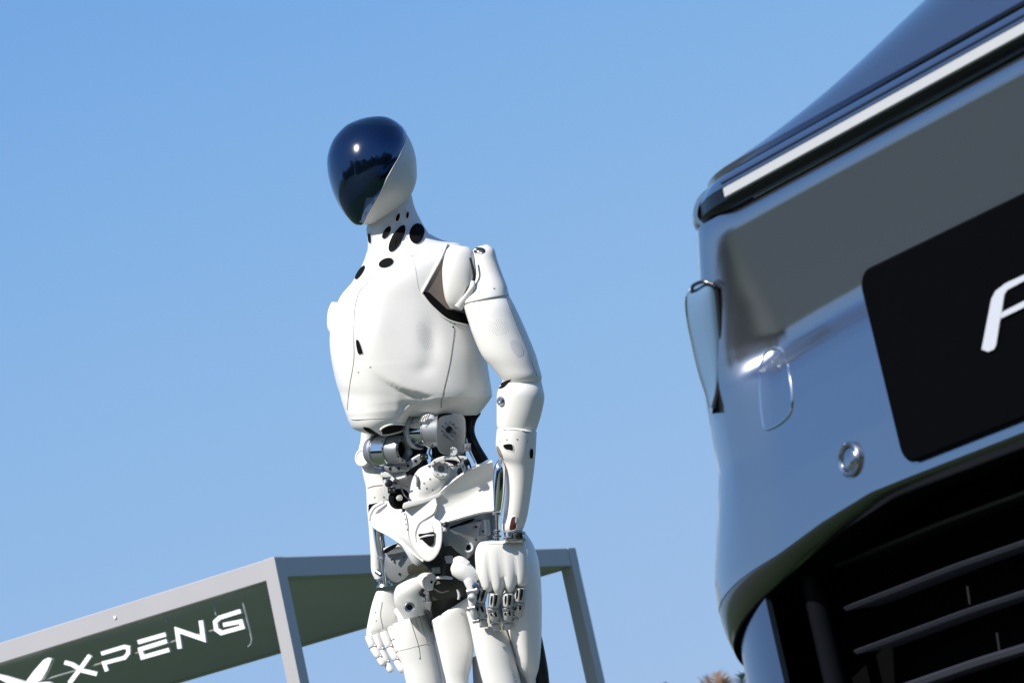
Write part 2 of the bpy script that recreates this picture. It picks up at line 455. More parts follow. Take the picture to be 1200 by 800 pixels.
mb.add(*poly_solid([z6(212, 830), z6(300, 794), z6(400, 786), z6(428, 800), z6(560, 960), z6(330, 880)], lambda x, y: onsign(x, y, SB-.002), .03, cb))
mb.add(*poly_solid([z6(205, 840), z6(150, 960), z6(60, 1050), z6(20, 1040), z6(120, 900)], lambda x, y: onsign(x, y, SB-.003), .03, cb))
mb.build('emblem', SIGNW, sign, angle=30)
mb = MB()
def rail(pts, r): mb.add(*tube_mesh([onsign(*q, SB+.035) for q in pts], r, 6))
rail([z6(300, 792), z6(1160, 545), z7(380, 466), z7(700, 378)], .0055)
for q0, q1 in (((672, 165), (688, 270)), ((300, 280), (310, 330))): rail([z7(*q0), z7(*q1)], .005)
rail([z7(897, 160), z7(930, 300), z7(955, 400), z7(968, 455), z7(962, 495), z7(940, 515)], .006)
mb.build('mounting_rail', mat('rail_grey', (.35, .36, .36), .4, metal=.5), sign)

# ------------------------------------------------------------------ robot
RB = W(535, 1195, 0); rob = empty('humanoid_robot', (RB[0], RB[1], STZ), 'white humanoid robot with dark mirrored visor standing on the plinth', 'robot')
# --- head
HS = [(443.5, 137.4, 446.5, 137.5), (436, 138.0, 454, 138.8), (426, 139.8, 462, 142.6), (414, 144.0, 468, 147), (404.5, 149.5, 473, 152), (392, 163.5, 481.5, 166), (385.6, 180, 486.8, 182), (384.4, 193, 488.4, 198), (386.6, 210, 487.5, 214),
      (393, 230, 479.5, 231), (403, 248, 460, 249), (412.5, 259, 443, 260), (418, 262.5, 432, 263.5)]
HS = [s+(.0, 1.12, 1.12, 2.0) for s in HS]
hr = np.array(lr_rings(HS, 64, 4))
V, F = rings_mesh(hr)
head = mk('head', V, F, GREYW, rob, angle=180, keep=True)
def headp(fr, phi):
    """point on head shell at slice fraction fr and angle phi (deg; 90 faces the camera, 0 is image right)"""
    i = fr*(len(hr)-1); i0 = int(min(i, len(hr)-2)); f = i-i0; k = (phi % 360)/360*64; k0 = int(k) % 64; k1 = (k0+1) % 64; g = k-int(k)
    p = (hr[i0][k0]*(1-g)+hr[i0][k1]*g)*(1-f)+(hr[i0+1][k0]*(1-g)+hr[i0+1][k1]*g)*f
    return p
cen = hr.reshape(-1, 3).mean(0)
bnd = [(0.0, -60), (.08, -60), (.2, -50), (.29, -28), (.385, 22), (.47, 46), (.56, 60), (.65, 72), (.74, 80), (.82, 87), (.91, 92), (.99, 97)]
VR = []
for fr in np.linspace(0.0, .99, 50):
    b = np.interp(fr, [q[0] for q in bnd], [q[1] for q in bnd]); e = 2*(138 if fr > .3 else 138)-b; e = min(e, b+350)
    row = []
    for k in range(41):
        p = headp(fr, b+(e-b)*k/40); n = p-cen; n /= np.linalg.norm(n)
        edge = min(k, 40-k)/2.0; row.append(p+n*(.0022 if edge >= 1 else .0008+.0014*edge))
    VR.append(row)
V, F = rings_mesh(np.array(VR), cap=False, closed=False)
n0 = len(V); V.append((np.array(VR[0]).mean(0)+0.0).tolist())
F += [[k, k+1, n0] for k in range(40)]
mk('visor', V, F, VISOR, head, angle=180)
V, F = tube_mesh([VR[i][0] for i in range(15, 50)], .0009, 6); mk('visor_edge', V, F, WHITE, head)
# --- neck
neck = lr('neck', [(434, 252, 481, 222, -.02, .9), (429.5, 268, 486, 243, -.02, .9), (431, 284, 494, 260, -.02, .9), (430, 297, 502, 273, -.015, .9), (426, 312, 512, 290, -.01, .8)], GREYW, rob, keep=True)
NS = ['neck']
# --- chest
CR_ = lr_rings([
    (430, 295, 502.5, 273.5, -.015, .95, .9), (425.5, 308, 519, 281.5, -.01, .9, .85), (413, 330, 541, 287, 0, .85, .8, 2.1), (398.5, 348, 549, 305, 0, .84, .8, 2.2), (390, 372, 553, 340, 0, .84, .8, 2.3), (386.3, 398, 560, 378, 0, .84, .8, 2.6),
    (388.8, 424, 569, 414, 0, .84, .8, 2.7), (394.5, 450, 574, 444, 0, .84, .8, 2.7), (399.4, 464, 576.5, 461, 0, .83, .8, 2.6), (403.3, 476.5, 575.3, 466.5, 0, .80, .76, 2.5), (409, 489, 562, 484, 0, .66, .6, 2.4), (422, 490, 556, 486, 0, .56, .5, 2.4), (440, 486, 540, 484, 0, .4, .4)], 150, 10)
def crease(x, y):
    # step below the curved lower edge of the breast plate, fading out to the front
    yc = np.interp(x, [425, 432, 445, 455, 470, 485, 500], [424, 432, 440, 447, 455, 460, 463]); a = min(1, max(0, (x-430)/50)); a = a*a*(3-2*a)
    t = min(1, max(0, (y-yc+1.5)/4.5)); b = min(1, max(0, (508-x)/22)); return -.011*a*b*t*t*(3-2*t)
def to_px(p):
    v = p-CAM; z = v@FW; return 600+FPX*(v@CX)/z, 400-FPX*(v@CY)/z, RD-z
BELLY = [(425, 393, 470, 520, .095), (440, 395.2, 478, 520, .108), (456, 397.8, 485, 520, .1155), (463, 399.3, 486, 510, .117), (471, 401.7, 482, 500, .1165), (481, 405, 474, 490, .1135), (491, 409.3, 464, 482, .1065), (499, 415, 458, 479.5, .097), (505.5, 429, 454, 476, .085), (509.5, 443, 454, 465, .072)]
def belly(x, y):
    yy = y+.09*(x-456); T = np.array(BELLY)
    xL, m, xR, A = (np.interp(yy, T[:, 0], T[:, c]) for c in (1, 2, 3, 4))
    u = abs((x-m)/((m-xL) if x < m else (xR-m)))
    return A*(1-u**2.6)**(1/2.6)-.0012*max(0, x-468) if u < 1 and yy > 425 else -1
for i_, r in enumerate(CR_):
    for k, p in enumerate(r):
        x, y, d = to_px(p)
        if d > .02 and i_ < 108:          # the belly grows smoothly out of the chest
            b_ = belly(x, y)
            if b_ > 0: dn_ = .5*(d+b_+sqrt((d-b_)**2+.006**2)); p = p-FW*(dn_-d); r[k] = p; d = dn_
        if d > .02:                       # soft hollows below the arm opening, raised front ridge
            e = -.0055*exp(-((x-506)/11)**2-((y-402-.3*(x-506))/26)**2)-.003*exp(-((x-497)/9)**2-((y-432)/9)**2)+.003*exp(-((x-441)/16)**2-((y-372)/40)**2)+crease(x, y)
            r[k] = p-FW*e
chest = mk('chest_shell', *rings_mesh(CR_), WHITE, rob, keep=True)
def bib_rings():
    # runs on below the chest shell and closes to a pointed belly
    rows = [(q[0], q[1]+(.6 if q[0] < 485 else 0), q[2], q[3], q[4]-(.006 if q[0] < 475 else .003 if q[0] < 485 else 0)) for q in BELLY if q[0] > 455]
    R = []
    for y, xL, m, xR, A in cr(rows, 7):
        r = []
        for k in range(110):
            a = 2*pi*k/110; c, s_ = cos(a), sin(a); cc = math.copysign(abs(c)**(2/2.6), c); ss = math.copysign(abs(s_)**(2/2.6), s_)
            x = m+cc*((xR-m) if c > 0 else (m-xL)); yy = y-.09*(x-456); d = A*ss*(1 if ss > 0 else .6)
            r.append(W(x, yy, d+(crease(x, yy)*min(1, ss*3) if ss > 0 else 0)))
        R.append(r)
    return R
bib = mk('abdomen_shell', *rings_mesh(bib_rings()), WHITE, rob, angle=60, keep=True)
CH = ['chest_shell', 'abdomen_shell', 'neck']
for q in (ell(466, 255, 2, 5, 15), ell(476.8, 252.5, 1.3, 4.2, 4), ell(453.5, 272.5, 3.4, 8.2, 28), ell(465.5, 280, 6, 17.5, 27), ell(488, 274.5, 8.6, 12, 6), ell(434.2, 279, 1.5, 6, -4), ell(453, 309, 8.8, 5, -22), ell(423, 320, 2.6, 9.5, 34)):
    patch('vent_shade', CH, q, HOLE, neck if q[0][1] < 290 else chest, rim=WHITE, rim_r=.9, off=.0030)  # dark inlays paint the shade inside the vents
patch('vent_shade', CH, [(417.2, 398.5), (421, 399.5), (425.5, 413), (424, 415), (420.3, 415), (418, 408)], HOLE, chest, rim=WHITE, rim_r=.5)
patch('vent_shade', CH, [(446, 503), (452, 498.5), (461, 496.3), (474, 497), (475.3, 501), (466, 506), (449, 509)], HOLE, bib, rim=WHITE, rim_r=1.6)
patch('vent_shade', CH, [(425.5, 500.3), (432, 501), (440, 506), (446, 510), (440, 509.5), (430, 505.5)], HOLE, bib)
seam('panel_seam', CH, [(432, 330), (424, 338), (419.5, 346), (415.5, 365), (414.6, 396), (414.6, 422), (409.5, 454), (407, 480)], SEAM, chest, .55)
seam('panel_seam', CH, [(532.4, 384), (531, 399), (526.7, 428), (518, 466), (517, 477)], SEAM, chest, .6)
seam('panel_seam', CH, [(483, 300), (487, 315), (490, 335), (493, 343)], SEAML, chest, .35)
screws(CH, [(434, 430), (420, 436), (483.5, 300), (433, 326), (434.5, 331)], chest, SEAM, .9)
mb = MB()                                                              # perforated speaker area
for i in range(9):
    for j in range(14):
        x, y = 486+i*2.5+(j % 2)*1.25, 378+j*2.7-i*.35
        if ((x-497-.3*(y-392))/9)**2+((y-393)/17)**2 > 1: continue
        h = hit(CH, x, y)
        if h is not None: mb.add(*lathe_mesh(h[0], h[1], [(-.0003, .0007), (.0003, .0007)], 6))
mb.build('perforation', SEAML, chest)
# armhole: patches put the shade of the gap into their colour
patch('armhole_shade', CH, [(522, 290), (515, 306), (504, 326), (494.5, 343), (500, 351), (508, 360), (525, 374), (545, 379), (560, 376), (556, 340), (545, 300)], SOCK, chest, off=.0012, smooth=3, rings=(1, .8, .6, .4, .2))
patch('armhole_shade', CH, [(494.5, 343), (500, 351), (508, 360), (525, 374), (548, 380), (556, 377), (552, 370), (530, 368), (514, 356), (503, 343)], HOLE, chest, off=.0022, smooth=2)
seam('shell_edge', CH, [(524, 287), (515, 305), (504, 325), (494, 343.5)], WHITE, chest, 1.5, up=.002)
seam('shell_edge', CH, [(494, 343.5), (500, 352), (508, 361), (525, 375), (546, 381)], WHITE, chest, 1.2, up=.0015)
screws(CH, [(528, 377), (533, 379), (531, 383), (537, 378), (541, 380)], chest, HOLE, 1.1)

def arm_parts():
    ball = lr('shoulder_ball', [(529, 287, 549, 289, .10, .6), (523, 294, 555, 297, .105, .6), (518.5, 313, 557, 318, .108, .62), (519, 334, 554.5, 341, .108, .62), (522, 351, 547, 356, .105, .6), (527.5, 361, 541, 364, .10, .5)], WHITE, rob, keep=True, n=32)
    screws('shoulder_ball', [(521.5, 354.5), (523, 360)], ball, HOLE, 1.2)
    capb = lr('shoulder_cap', [(557, 290, 571, 286, .095, .8), (553.5, 296, 579, 292, .098, .85), (554, 309, 582.5, 304, .10, .9), (556.5, 325, 588.5, 321, .105, .9), (549, 341, 594, 335, .11, .85), (543.2, 352.5, 596, 343.5, .112, .85), (543, 355.5, 597, 345, .112, .82)], WHITE, rob, keep=True, n=36)
    patch('motor_gap', 'shoulder_cap', [(552, 291), (562, 290), (568, 292), (568, 296), (562, 297.5), (556, 296)], DARK, capb)
    screws('shoulder_cap', [(560, 294), (564.5, 296.3), (557.5, 297.5)], capb, CHROME, 1.2)
    screws('shoulder_cap', [(548, 349), (562, 342.5), (579, 338), (592, 337)], capb, SEAM, 1.0)
    mb = MB(); ptube(mb, [(551, 302, .128, 1.3), (555, 318, .13, 1.6), (555, 330, .128, 2.0), (549, 340, .122, 3.0), (545, 349, .118, 3.6), (543, 356, .11, 3)]); mb.build('joint_gap', DARK, rob)
    lr('joint_link', [(552, 329, 557, 329, .13, .8), (549, 338, 556, 338, .135, .8), (541, 349, 549, 351, .125, .8), (533, 358, 541, 363, .112, .6)], WHITE2, rob, n=16)
    ua = lr('upper_arm', [(547, 350, 593, 341, .112, .75), (543.6, 357, 596.5, 346.5, .112, .8), (545.5, 366, 603, 358, .113, .95), (549.6, 379, 611, 375, .114, 1.0), (554.5, 393.5, 618, 391, .116, 1.0), (564.5, 416, 627, 413, .12, 1.0), (577, 431, 632, 430, .124, 1.0), (587.5, 444, 635, 443, .126, 1.0), (591, 452, 631, 452, .126, .7)], WHITE, rob, keep=True, n=40)
    seam('panel_seam', 'upper_arm', [(544, 357.5), (555, 352.5), (568, 348.6), (582, 346.5), (596, 346)], SEAM, ua, .6)
    seam('panel_seam', 'upper_arm', [(592.5, 348), (604, 378), (618.5, 412), (629, 440)], SEAM, ua, .5)
    patch('oval_shade', 'upper_arm', [(598, 400), (606, 399), (612, 408), (613, 415), (607, 418), (600, 410)], GREYW, ua, off=.0003)  # flush grey patch painting the shading of an oval impression
    mb = MB()
    for i in range(9):
        for j in range(7):
            x, y = 574+i*2.6+(j % 2)*1.3, 376+j*2.8-i*.2
            if ((x-585)/12)**2+((y-384)/9.5)**2 > 1: continue
            h = hit('upper_arm', x, y)
            if h is not None: mb.add(*lathe_mesh(h[0], h[1], [(-.0003, .0008), (.0003, .0008)], 6))
    mb.build('perforation', SEAML, ua)
    el = lr('elbow', [(590, 445, 634, 444.5, .126, .75), (586, 451, 635.5, 451, .128, .82), (583, 459, 637, 458, .13, .86), (582, 468, 638, 467, .13, .86), (582, 482, 634.5, 485, .13, .86), (582, 497, 629.5, 501, .128, .86), (583, 501.5, 629, 503.5, .128, .8)], WHITE, rob, keep=True, n=36)
    seam('panel_seam', 'elbow', [(598, 446), (608, 444.8), (617, 445), (624, 446.5)], SEAM, el, .6)
    patch('elbow_gap', ['elbow', 'upper_arm'], [(584.5, 455), (588, 449), (594, 445.5), (599.5, 444.5), (596, 448.5), (590.5, 454)], HOLE, el, off=.001)
    mb = MB(); plathe(mb, 586, 469.5, .155, (-.75, .1, .6), [(-6, 5.4), (0, 5.4), (1.5, 4.4), (1.5, 2.4), (.2, 2.0), (.2, 0)]); mb.build('elbow_bolt', STEEL, el)
    fa = lr('forearm', [(585, 497, 626, 499, .128, .78), (582.6, 503.5, 628.5, 506, .128, 1.0), (582, 504.5, 629, 507, .128, 1.06), (581, 521, 628, 528, .127, 1.06), (583.5, 533, 627, 540, .126, 1.06), (590.5, 543, 626, 550, .124, 1.1), (593, 560, 624, 565, .121, 1.14), (592.5, 580, 621.5, 583, .118, 1.14), (590, 603, 618, 604, .114, 1.14), (588, 619, 614, 617, .112, 1.14), (590, 623.5, 611, 623.5, .112, 1.0)], WHITE, rob, keep=True, n=36)
    patch('access_hole', 'forearm', [(590, 521), (600, 520), (601.7, 528), (597, 527.5), (592, 526)], HOLE, fa, rim=WHITE, rim_r=.6)
    patch('access_hole', 'forearm', [(621, 527), (624.4, 526.5), (624, 536), (621, 536)], HOLE, fa)
    patch('access_hole', 'forearm', [(600, 606), (605.5, 606.5), (604.5, 619), (597, 620)], RED, fa, rim=WHITE, rim_r=.6)
    patch('access_hole', 'forearm', [(603.5, 607), (605.6, 607), (605, 612), (603.6, 612)], GREYW, fa, off=.001)
    patch('edge_gap', 'forearm', [(582, 523), (585, 524), (590, 537), (586.5, 536), (583, 530)], SEAM, fa)
    screws('forearm', [(586, 517), (594, 515), (606, 514.5), (618, 517)], fa, SEAM, 1.0)
    seam('panel_seam', 'forearm', [(590, 504), (602, 503.8), (612, 504.8), (620, 506.5)], SEAM, fa, .7)
    lr('actuator_cylinder', [(585, 537, 588, 538, .135, 1), (579.5, 546, 592, 547, .137, 1), (577.5, 557, 592.5, 558, .137, 1), (577.5, 575, 591.5, 576, .137, 1), (577.8, 596, 588.5, 597, .135, 1), (579, 600, 587, 600, .135, 1)], CHROME, rob, n=24)
    lr('actuator_piston', [(580, 599, 585.5, 599, .134, 1), (579.5, 620, 585, 620, .132, 1), (578.8, 633, 585.5, 633, .13, 1)], CHROME, rob, n=16)
    mb = MB()
    for yy, r in ((602, 5), (622, 4.5), (628, 5.2)): plathe(mb, 582.3, yy, .133, (.02, -1, 0), [(-1.6, r*.8), (-1, r), (1, r), (1.6, r*.8)], 16)
    mb.build('actuator_collar', STEEL, rob)
    mb = MB(); plathe(mb, 603, 622, .112, (.02, -1, 0), [(0, 10), (1, 12.5), (4, 12.5), (4.4, 9), (7, 9), (7.5, 13), (10, 13.2), (12, 12)], 24); plathe(mb, 596, 627, .13, (.02, -1, .2), [(-4, 3), (-3, 5), (2, 5), (3, 3)], 14)
    mb.build('wrist_joint', STEEL, rob)
    mb = MB(); plathe(mb, 609, 628, .128, (.3, -1, .2), [(-3, 3), (3, 3.4)], 12); mb.build('wrist_gap', HOLE, rob)
arm_parts()

def near_hand():
    HR = lr_rings([(566, 634, 612, 633, .098, .3, .3, 2.6), (561, 636.5, 615.5, 635.5, .099, .36, .34, 2.6), (557, 646, 617, 644, .099, .40, .36, 2.6), (557, 660, 619, 658, .099, .42, .36, 2.6), (559, 674, 620, 671, .098, .42, .34, 2.6), (562, 685, 619.5, 681, .096, .40, .3, 2.6), (563, 690, 619, 685, .093, .34, .26, 2.6), (566, 692, 617, 687, .088, .2, .2, 2.4)], 72, 5)
    up = CY*MPP; nr = len(HR)
    for i, r in enumerate(HR):
        t = i/(nr-1); A_ = .0075*min(1, max(0, (t-.22)/.5))
        for k in range(72):
            a_ = 2*pi*k/72; c_ = cos(a_); u_ = (1+math.copysign(abs(c_)**(2/2.6), c_))/2
            fr = (u_*4.0) % 1.0; rd = sqrt(max(0, 1-(2*fr-1)**2)); idx = min(3, int(u_*4))
            if sin(a_) > 0: r[k] = r[k]-FW*A_*(rd-.75)*min(1, sin(a_)*2.5)
            if t > .62: r[k] = r[k]-up*((t-.62)/.38)**1.5*((rd-.5)*7+(0, 5, 3, -3)[idx])
    hb = mk('hand', *rings_mesh(HR), WHITE, rob, angle=70, keep=True)
    seam('panel_seam', 'hand', [(566, 638.5), (580, 637), (600, 637), (613, 638)], SEAML, hb, .4)
    FG = [[(566, 686), (562, 708), (565, 722), (567, 732)], [(580, 692), (578, 714), (580, 727), (582, 736)], [(596, 692), (595, 713), (595, 726), (594, 735)], [(610, 685), (608, 707), (606, 720), (603, 729)]]
    for i, J in enumerate(FG):
        mb = MB()
        D_ = [.100, .096, .082, .066]
        for a in range(3):
            (x0, y0), (x1, y1) = J[a], J[a+1]; r = (6.6, 6.1, 5.0)[a]
            xa, ya, xb, yb = x0*.88+x1*.12, y0*.88+y1*.12, x0*.12+x1*.88, y0*.12+y1*.88
            da, db = D_[a]*.88+D_[a+1]*.12, D_[a]*.12+D_[a+1]*.88
            mb.mi = 0; ptube(mb, [(xa, ya, da, r*.78), (xa*.85+xb*.15, ya*.85+yb*.15, da*.85+db*.15, r), (xa*.15+xb*.85, ya*.15+yb*.85, da*.15+db*.85, r*.96), (xb, yb, db, r*.76)], n=12, sub=3)
            mb.mi = 1; plathe(mb, x1, y1, D_[a+1], (1, .1, .1), [(-r*.98, r*.4), (-r*.9, r*.52), (r*.9, r*.52), (r*.98, r*.4)], 10)
            if a < 2:                                                  # slotted linkage on the back of the finger
                mb.mi = 2; ptube(mb, [(xa+2, ya+2, da+r*MPP*.86, 1.3), ((xa+xb)/2+2, (ya+yb)/2, (da+db)/2+r*MPP*.9, 1.7), (xb+1.6, yb-2, db+r*MPP*.86, 1.2)], n=6, sub=2); ptube(mb, [(xa-3, ya+3, da+r*MPP*.8, 1.0), ((xa+xb)/2-3, (ya+yb)/2, (da+db)/2+r*MPP*.82, 1.4), (xb-2.6, yb-3, db+r*MPP*.8, 1.0)], n=6, sub=2)
                mb.mi = 1; ptube(mb, [(xa-.4, ya+1, da+r*MPP*.95, .7), ((xa+xb)/2-.4, (ya+yb)/2, (da+db)/2+r*MPP*1.0, .8), (xb-.4, yb, db+r*MPP*.95, .7)], n=6, sub=2)
        mb.build('finger', [FING, GMET, HOLE], hb, angle=50)
    mb = MB()
    T = [(533, 663.5), (549, 672), (554, 692), (553, 712), (558, 727)]; Dt = [.088, .10, .106, .104, .094]; rr = (11, 9, 6.4, 5.4)
    ptube(mb, [(530.5, 662, .088, 6), (535, 664, .09, 10.5), (542, 668, .095, 11.5), (550, 674, .098, 10), (556, 682, .099, 8)], n=18)
    ptube(mb, [(532, 656, .09, 3), (539, 657, .096, 6), (548, 662, .1, 5)], n=12)
    for a in (1, 2, 3):
        (x0, y0), (x1, y1) = T[a], T[a+1]; r = rr[a]
        mb.mi = 0; ptube(mb, [(x0, y0, Dt[a], r*.8), (x0*.6+x1*.4, y0*.6+y1*.4, Dt[a]*.6+Dt[a+1]*.4, r*.86), (x0*.1+x1*.9, y0*.1+y1*.9, Dt[a+1], r*.6)], n=12, sub=3)
        mb.mi = 1; plathe(mb, x1, y1, Dt[a+1]+.002, (1, .2, .3), [(-r*.78, r*.35), (-r*.7, r*.5), (r*.7, r*.5), (r*.78, r*.35)], 10)
    mb.build('thumb', [WHITE2, GMET], hb, angle=50)
    mb = MB(); plathe(mb, 557, 686, .112, (.3, .2, .9), [(-3, 4.5), (1, 4.5), (1.6, 3.2), (1.6, 0)], 12); plathe(mb, 552, 701, .112, (-.4, .1, .9), [(-3, 3), (1.5, 3), (1.7, 1.6)], 10)
    mb.build('thumb_joint', STEEL, hb)
near_hand()

def far_arm():
    lr('shoulder_ball', [(388.5, 354, 398, 354, -.07, 1), (384.6, 363, 399, 363, -.07, 1), (383.2, 374, 398, 375, -.07, 1), (383.8, 384, 397, 385, -.07, 1), (387, 391, 397, 392, -.07, 1)], WHITE, rob, n=24)
    lr('upper_arm', [(420, 486, 440, 486, -.10, 1), (424, 498, 441, 499, -.11, 1), (423, 510, 440, 511, -.115, 1), (422, 522, 440, 522, -.115, 1)], WHITE, rob, n=24)
    el = lr('elbow', [(421.5, 520, 437, 521, -.115, 1), (419.8, 530, 437, 530, -.115, 1), (420, 540, 438, 540, -.115, 1), (424, 549, 444, 549, -.115, 1)], WHITE, rob, n=24, keep=True)
    mb = MB(); plathe(mb, 424.5, 536, -.09, (-.55, .1, .82), [(-2, 11), (0, 11), (1.2, 10), (1.2, 8.4), (.4, 8), (.4, 0)], 24); mb.build('elbow_disc', WHITE2, el)
    fa = lr('forearm', [(424, 548, 446, 548, -.115, .9), (426, 559, 457, 558, -.113, .8), (428.5, 569, 469, 569, -.11, .75), (429.5, 582, 469.5, 582, -.11, .75), (430, 597, 466, 597, -.11, .75), (431.5, 611, 456, 611, -.11, .8), (433, 630, 448, 630, -.11, .9), (434.3, 650, 447, 650, -.11, .9), (435, 668, 447, 668, -.11, .9), (439, 678, 449, 679, -.11, .9)], WHITE, rob, keep=True, n=32)
    seam('panel_seam', fa.name, [(431, 571.5), (440, 569), (455, 568.3), (467, 570)], SEAM, fa, .7)
    screws(fa.name, [(439, 582.5), (449.5, 582)], fa, SEAM, 1)
    patch('access_hole', fa.name, [(432, 592), (436, 590), (445, 588.5), (440, 592), (435, 598), (433, 606)], HOLE, fa)
    lr('actuator_cylinder', [(436, 614, 449, 611, -.06, 1), (438, 630, 450.5, 627, -.06, 1), (442, 651, 453, 648, -.062, 1)], CHROME, rob, n=24)
    lr('actuator_piston', [(445, 650, 451, 649, -.063, 1), (448, 672, 453, 671, -.07, 1), (449, 684, 454.5, 683, -.075, 1)], CHROME, rob, n=14)
    mb = MB(); plathe(mb, 447.5, 652, -.062, (.3, -1, 0), [(-1.5, 5.5), (1.5, 6.2), (2.5, 4)], 16); mb.build('actuator_collar', STEEL, rob)
    mb = MB(); plathe(mb, 450, 681, -.09, (.15, -1, .1), [(-5, 6), (-4, 8.5), (-1, 8.5), (-.5, 6.5), (3, 6.5), (3.5, 9), (6, 10)], 20); plathe(mb, 444, 671, -.08, (.6, -.4, .5), [(-4, 3), (4, 3)], 12); mb.build('wrist_joint', STEEL, rob)
    hb = lr('hand', [(442, 692, 461, 692, -.09, .5), (440, 695, 463, 695.5, -.09, .5), (436, 707, 467, 706, -.09, .45), (432.5, 722, 469.5, 718, -.09, .42), (429.5, 738, 463, 733, -.09, .38), (429.5, 744, 455, 738, -.09, .3)], WHITE, rob, keep=True, n=32)
    seam('panel_seam', hb.name, [(448, 705), (446, 720), (449, 736)], SEAM, hb, .5)
    screws(hb.name, [(440, 717), (441, 727)], hb, SEAM, .8)
    FG = [[(432, 744), (437, 757), (444, 769), (450, 779)], [(440, 742), (446, 760), (453, 775), (459, 787)], [(449, 739), (456, 757), (464, 772), (472, 787)], [(458, 733), (463, 748), (468, 762), (475, 776)]]
    for J in FG:
        mb = MB()
        for a in range(3):
            (x0, y0), (x1, y1) = J[a], J[a+1]; r = (5.4, 5.1, 4.4)[a]; d0 = -.085+.006*a
            mb.mi = 0; ptube(mb, [(x0, y0, d0, r*.86), (x0*.8+x1*.2, y0*.8+y1*.2, d0, r), (x0*.2+x1*.8, y0*.2+y1*.8, d0+.005, r*.95), (x1, y1, d0+.006, r*(.8 if a < 2 else .5))], n=10, sub=3)
            mb.mi = 1
            if a: plathe(mb, x0, y0, d0+.002, (.9, .3, .3), [(-r*.92, r*.3), (-r*.85, r*.45), (r*.85, r*.45), (r*.92, r*.3)], 10)
        mb.build('finger', [WHITE2, GMET], hb, angle=50)
    mb = MB(); ptube(mb, [(466, 714, -.085, 5), (471, 722, -.075, 5.5), (471, 735, -.07, 5), (468, 748, -.066, 4.2), (466, 757, -.066, 2.5)], n=12); mb.mi = 1; plathe(mb, 471, 736, -.066, (1, .1, .3), [(-5, 3.2), (5, 3.2)], 10)
    mb.build('thumb', [WHITE2, STEEL], hb, angle=50)
far_arm()

